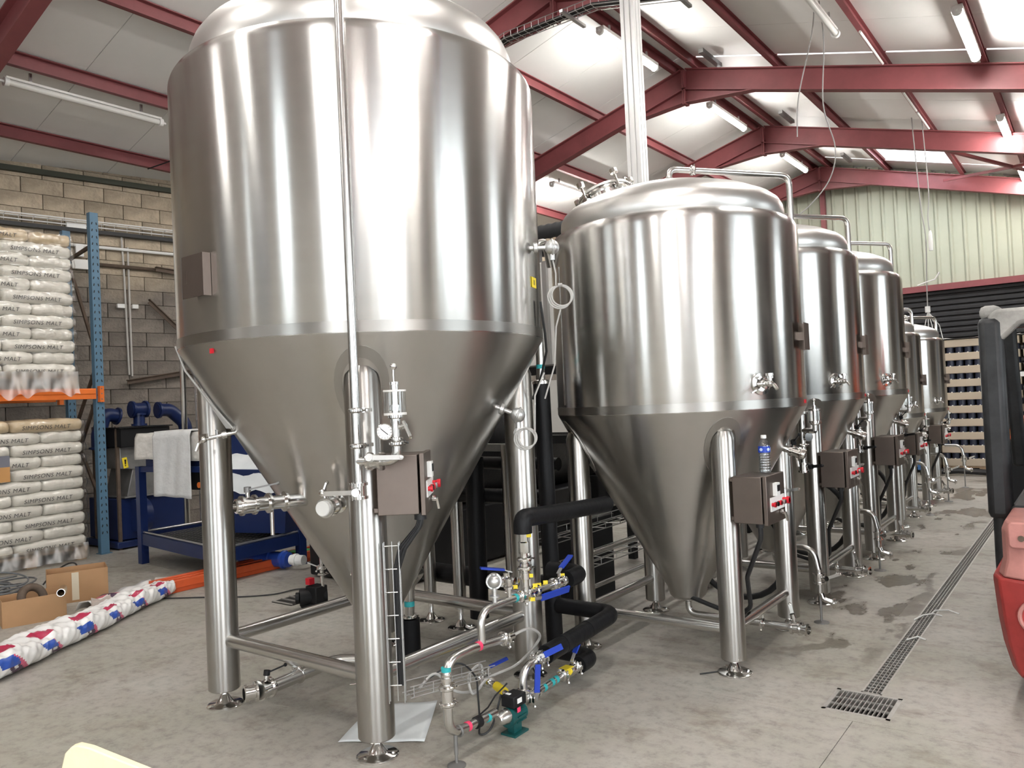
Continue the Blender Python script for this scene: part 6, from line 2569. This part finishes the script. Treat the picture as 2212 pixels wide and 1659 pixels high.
# pallets of bottles in trays at the far end
def bottle_pallet(x0, x1, y0, y1, layers, label):
    t = thing('bottle_pallet', label, 'pallet', ((x0 + x1) / 2, y0, 0), 'stacked bottle pallets at the far end')
    m = MB()
    for dx in (.08, (x1 - x0) / 2, x1 - x0 - .08): m.box((x0 + dx, (y0 + y1) / 2, .05), (.12, y1 - y0, .10))
    m.obj('skid', WOOD, t, split=True)
    m = MB()
    m.box(((x0 + x1) / 2, (y0 + y1) / 2, .115), (x1 - x0, y1 - y0, .025))
    m.obj('deck', WOOD, t)
    tr = MB()
    tr.box(((x0 + x1) / 2, (y0 + y1) / 2, .192), (x1 - x0, y1 - y0, .125))
    tray = tr.obj('card_tray', BEIGE, t, bevel=.008)
    bo = MB()
    nb = 9
    for i in range(nb):
        x = x0 + .06 + (x1 - x0 - .12) * i / (nb - 1)
        for y in (y0 + .07, y0 + .20):
            bo.cyl((x, y, .2545), (x, y, .352), .058, n=10)
    bo.box(((x0 + x1) / 2, y0 + .75, .303), (x1 - x0 - .1, y1 - y0 - .6, .098))
    bot = bo.obj('bottle_layer', NAVYDK, t)
    bot['kind'] = 'stuff'
    cp = MB()
    for i in range(nb):
        x = x0 + .06 + (x1 - x0 - .12) * i / (nb - 1)
        cp.cyl((x, y0 + .010, .2545), (x, y0 + .010, .268), .012, n=6)
    caps = cp.obj('bottle_caps', WHITE, t)
    caps['kind'] = 'stuff'
    dz = .224
    for k in range(1, layers):
        for src in ((tray, bot, caps) if k < layers - 1 else (tray,)):
            o = src.copy()
            COL.objects.link(o)
            o.parent = t
            o.location.z = dz * k
    m = MB()
    vs = []
    zt = .255 + dz * (layers - 1)
    n = 8
    for j in range(n + 1):
        for i in range(n + 1):
            vs.append((x0 - .02 + (x1 - x0 + .04) * i / n, y0 - .02 + (y1 - y0 + .04) * j / n, zt + .015 + .03 * sin(i * 1.7) * sin(j * 1.3 + .5) ** 2))
    m.add(vs, [(j * (n + 1) + i, j * (n + 1) + i + 1, (j + 1) * (n + 1) + i + 1, (j + 1) * (n + 1) + i) for j in range(n) for i in range(n)])
    m.obj('top_sheet', FILM, t)
    return t
bottle_pallet(-3.50, -2.30, 15.25, 16.4, 10, 'striped stack of bottle trays behind the farthest small tank, leftmost')
bottle_pallet(-2.26, -1.06, 15.2, 16.35, 10, 'striped stack of bottle trays between the tanks and the forklift post')
bottle_pallet(-1.02, .18, 15.3, 16.45, 10, 'striped stack of bottle trays behind the forklift guard, rightmost')
m = MB()
m.box((-1.60, 15.185, 1.50), (.06, .006, .42))
tag(m.obj('paper_slip', WHITE), 'white paper slip on the bottle stack beside the forklift post', 'label')
# red and blue sign trestle by the far tank
m = MB()
tt = thing('sack_barrow', 'small blue and red trolley on the floor by the farthest tank', 'trolley', (-2.25, 15.0, 0))
m.box((-2.50, 14.9, .38), (.16, .25, .56))
m.obj('blue_panel', mat('trolley_blue', (.04, .14, .36), .5), tt)
m = MB()
m.box((-2.34, 14.85, .48), (.13, .12, .78))
m.box((-2.48, 14.80, .76), (.36, .08, .18))
m.obj('red_frame', mat('trolley_red', (.62, .06, .06), .5), tt)
m = MB()
m.cyl((-2.55, 14.85, .06), (-2.28, 14.85, .06), .06, n=14)
m.obj('wheel', RUBBER, tt)
m = MB()
m.tube([(-2.5, 14.8, .06), (-2.0, 14.95, .08), (-1.5, 14.85, .06)], .05, 8)
tag(m.obj('dark_hose', RUBBER), 'dark hose lying along the foot of the far bottle stack', 'hose')

# ------------------------------------------------------------------ hanging and overhead services
wc = thing('white_column', 'white grooved column rising to the roof behind the bottle tank', 'column', (-3.16, 6.2, 0))
m = MB()
w = .066
out = []
for i in range(4):
    for q in ((-w, -.030), (-w, .030)):
        pass
prof = [(-w, -w), (-.034, -w), (-.034, -w + .012), (-.022, -w + .012), (-.022, -w), (.022, -w), (.022, -w + .012), (.034, -w + .012), (.034, -w), (w, -w),
        (w, -.034), (w - .012, -.034), (w - .012, -.022), (w, -.022), (w, .022), (w - .012, .022), (w - .012, .034), (w, .034), (w, w), (-w, w)]
m.prism(prof, (-3.16, 6.2, .01), (1, 0, 0), (0, 1, 0), (0, 0, 1), zc(-3.16) - .17)
m.obj('profile', ALU, wc)
m = MB()
m.box((-3.16, 6.2, .006), (.22, .22, .012))
m.obj('base_plate', ALU, wc)

def hang(name, label, pts, r=.007, ma=RUBBER):
    return cable(name, label, pts, r, ma)
GCB = mat('pale_hanging_cable', (.32, .31, .30), .5)
hang('hanging_cable', 'grey cable hanging from the roof, left one of two near the top', [(-2.42, 9.3, zc(-2.42, -.02)), (-2.45, 9.25, 5.6), (-2.62, 9.2, 4.9), (-2.655, 9.19, 4.45)], .007, GCB)
hang('hanging_cable', 'long grey cable hanging from the roof and curling behind the tank pipe', [(-2.38, 9.35, zc(-2.38, -.02)), (-2.36, 9.38, 5.5), (-2.40, 9.37, 4.8), (-2.31, 9.43, 4.3), (-2.38, 9.40, 3.95), (-2.58, 9.27, 3.66), (-2.80, 9.2, 3.5)], .007, GCB)
hang('hanging_cable', 'thin cable hanging before the cream wall with a splitter at its end', [(-2.33, 14.5, zc(-2.33, -.02)), (-2.27, 14.5, 4.55), (-2.22, 14.5, 3.95), (-2.24, 14.5, 3.3), (-2.25, 14.5, 2.80)], .009, GCB)
hang('hanging_cable', 'second thin cable beside the lamp holder before the cream wall', [(-2.18, 14.5, zc(-2.18, -.02)), (-2.14, 14.5, 4.75), (-2.17, 14.5, 4.3), (-2.16, 14.5, 4.05)], .008, GCB)
m = MB()
m.lathe([(0, 3.72), (.03, 3.73), (.035, 3.85), (.028, 4.0), (.014, 4.06), (0, 4.06)], (-2.15, 14.5, 0), n=10)
tag(m.obj('lamp_holder', WHITE), 'small white lamp holder hanging before the cream wall', 'lamp')
m = MB()
m.tube([(-2.38, 14.5, 3.18), (-2.25, 14.5, 3.22), (-2.12, 14.5, 3.25), (-2.05, 14.5, 3.36)], .012, 8)
m.cyl((-2.25, 14.5, 2.72), (-2.25, 14.5, 2.82), .04, n=10)
for k in range(5):
    m.tube([(-2.25, 14.5, 2.74), (-2.30 + .05 * k, 14.47 + .02 * k, 2.50), (-2.33 + .07 * k, 14.5, 2.25 - .03 * (k % 2))], .006, 5)
tag(m.obj('cable_splitter', WHITE), 'white cable splitter with dangling ends above the far tanks', 'fitting')
# short red post under the ridge on the end wall
m = MB()
m.box((-4.95, YB - .06, 5.0), (.10, .12, 2.7))
m.obj('end_post', REDPAINT, wb)
# cable basket running along the nearest visible rafter, with strut brackets
bk = thing('cable_basket', 'wire cable basket full of dark cable along the nearest rafter, upper centre', 'cable tray', (XR, 7.6, 6.0))
def rz(x): return zc(x, -.165 - .30 - .10)
xs = [-9.4, -7.4, -5.5, -4.9, -4.3, -2.4, -.4, 1.5]
for yy, dz in ((7.50, 0), (7.66, 0), (7.50, .07), (7.58, 0), (7.66, .07)):
    m = MB()
    m.tube([(x, yy, min(rz(x), rz(-5.75)) + dz) for x in xs], .005, 5)
    m.obj('long_wire', WIRE, bk)
wv = MB()
for i in range(110):
    x = -9.4 + .1 * i
    z = min(rz(x), rz(-5.75))
    wv.tube([(x, 7.50, z + .07), (x, 7.50, z), (x, 7.66, z), (x, 7.66, z + .07)], .004, 4)
wv.obj('cross_wire', WIRE, bk)['kind'] = 'stuff'
m = MB()
for k in range(4):
    m.tube([(x, 7.53 + .033 * k, min(rz(x), rz(-5.75)) + .02 + .006 * (k % 2)) for x in xs], .014, 6)
m.obj('basket_cables', RUBBER, bk)['kind'] = 'stuff'
for x in (-7.35, -6.2, -4.6, -3.3, -1.9, -.6):
    m = MB()
    z = min(rz(x), rz(-5.75)) - .02
    m.bar((x, 7.36, z), (x, 7.86, z), .04, .03)
    m.obj('strut_bracket', WIRE, bk)
    m = MB()
    m.cyl((x, 7.72, z), (x, 7.72, zc(x, -.46)), .006, n=6)
    m.obj('hanger_rod', WIRE, bk)
# short dark steel stubs under the right slope
for k, (x, y, lab) in enumerate([(-4.35, 11.0, 'short dark steel stub hanging on the roof sheet, near one'), (-4.3, 14.3, 'short dark steel stub hanging on the roof sheet, middle one'), (-4.1, 17.6, 'short dark steel stub hanging on the roof sheet, far one')]):
    m = MB()
    m.bar((x, y - .35, zc(x, -.10)), (x, y + .35, zc(x, -.10)), .07, .06)
    tag(m.obj('roof_stub', DARKST), lab, 'bracket')
for k, (y0, y1) in enumerate([(9.9, 11.1), (12.4, 13.4), (13.5, 14.5)]):  # thin white strips laid along the purlin
    m = MB()
    x = -2.02
    m.tube([(x - .06, y0, zc(x, -.18)), (x - .06, y1, zc(x, -.18))], .016, 8)
    tag(m.obj('purlin_strip', WHITE), ['thin white strip under the right purlin, nearest length', 'thin white strip under the right purlin, middle length', 'thin white strip under the right purlin, farthest length'][k], 'conduit')
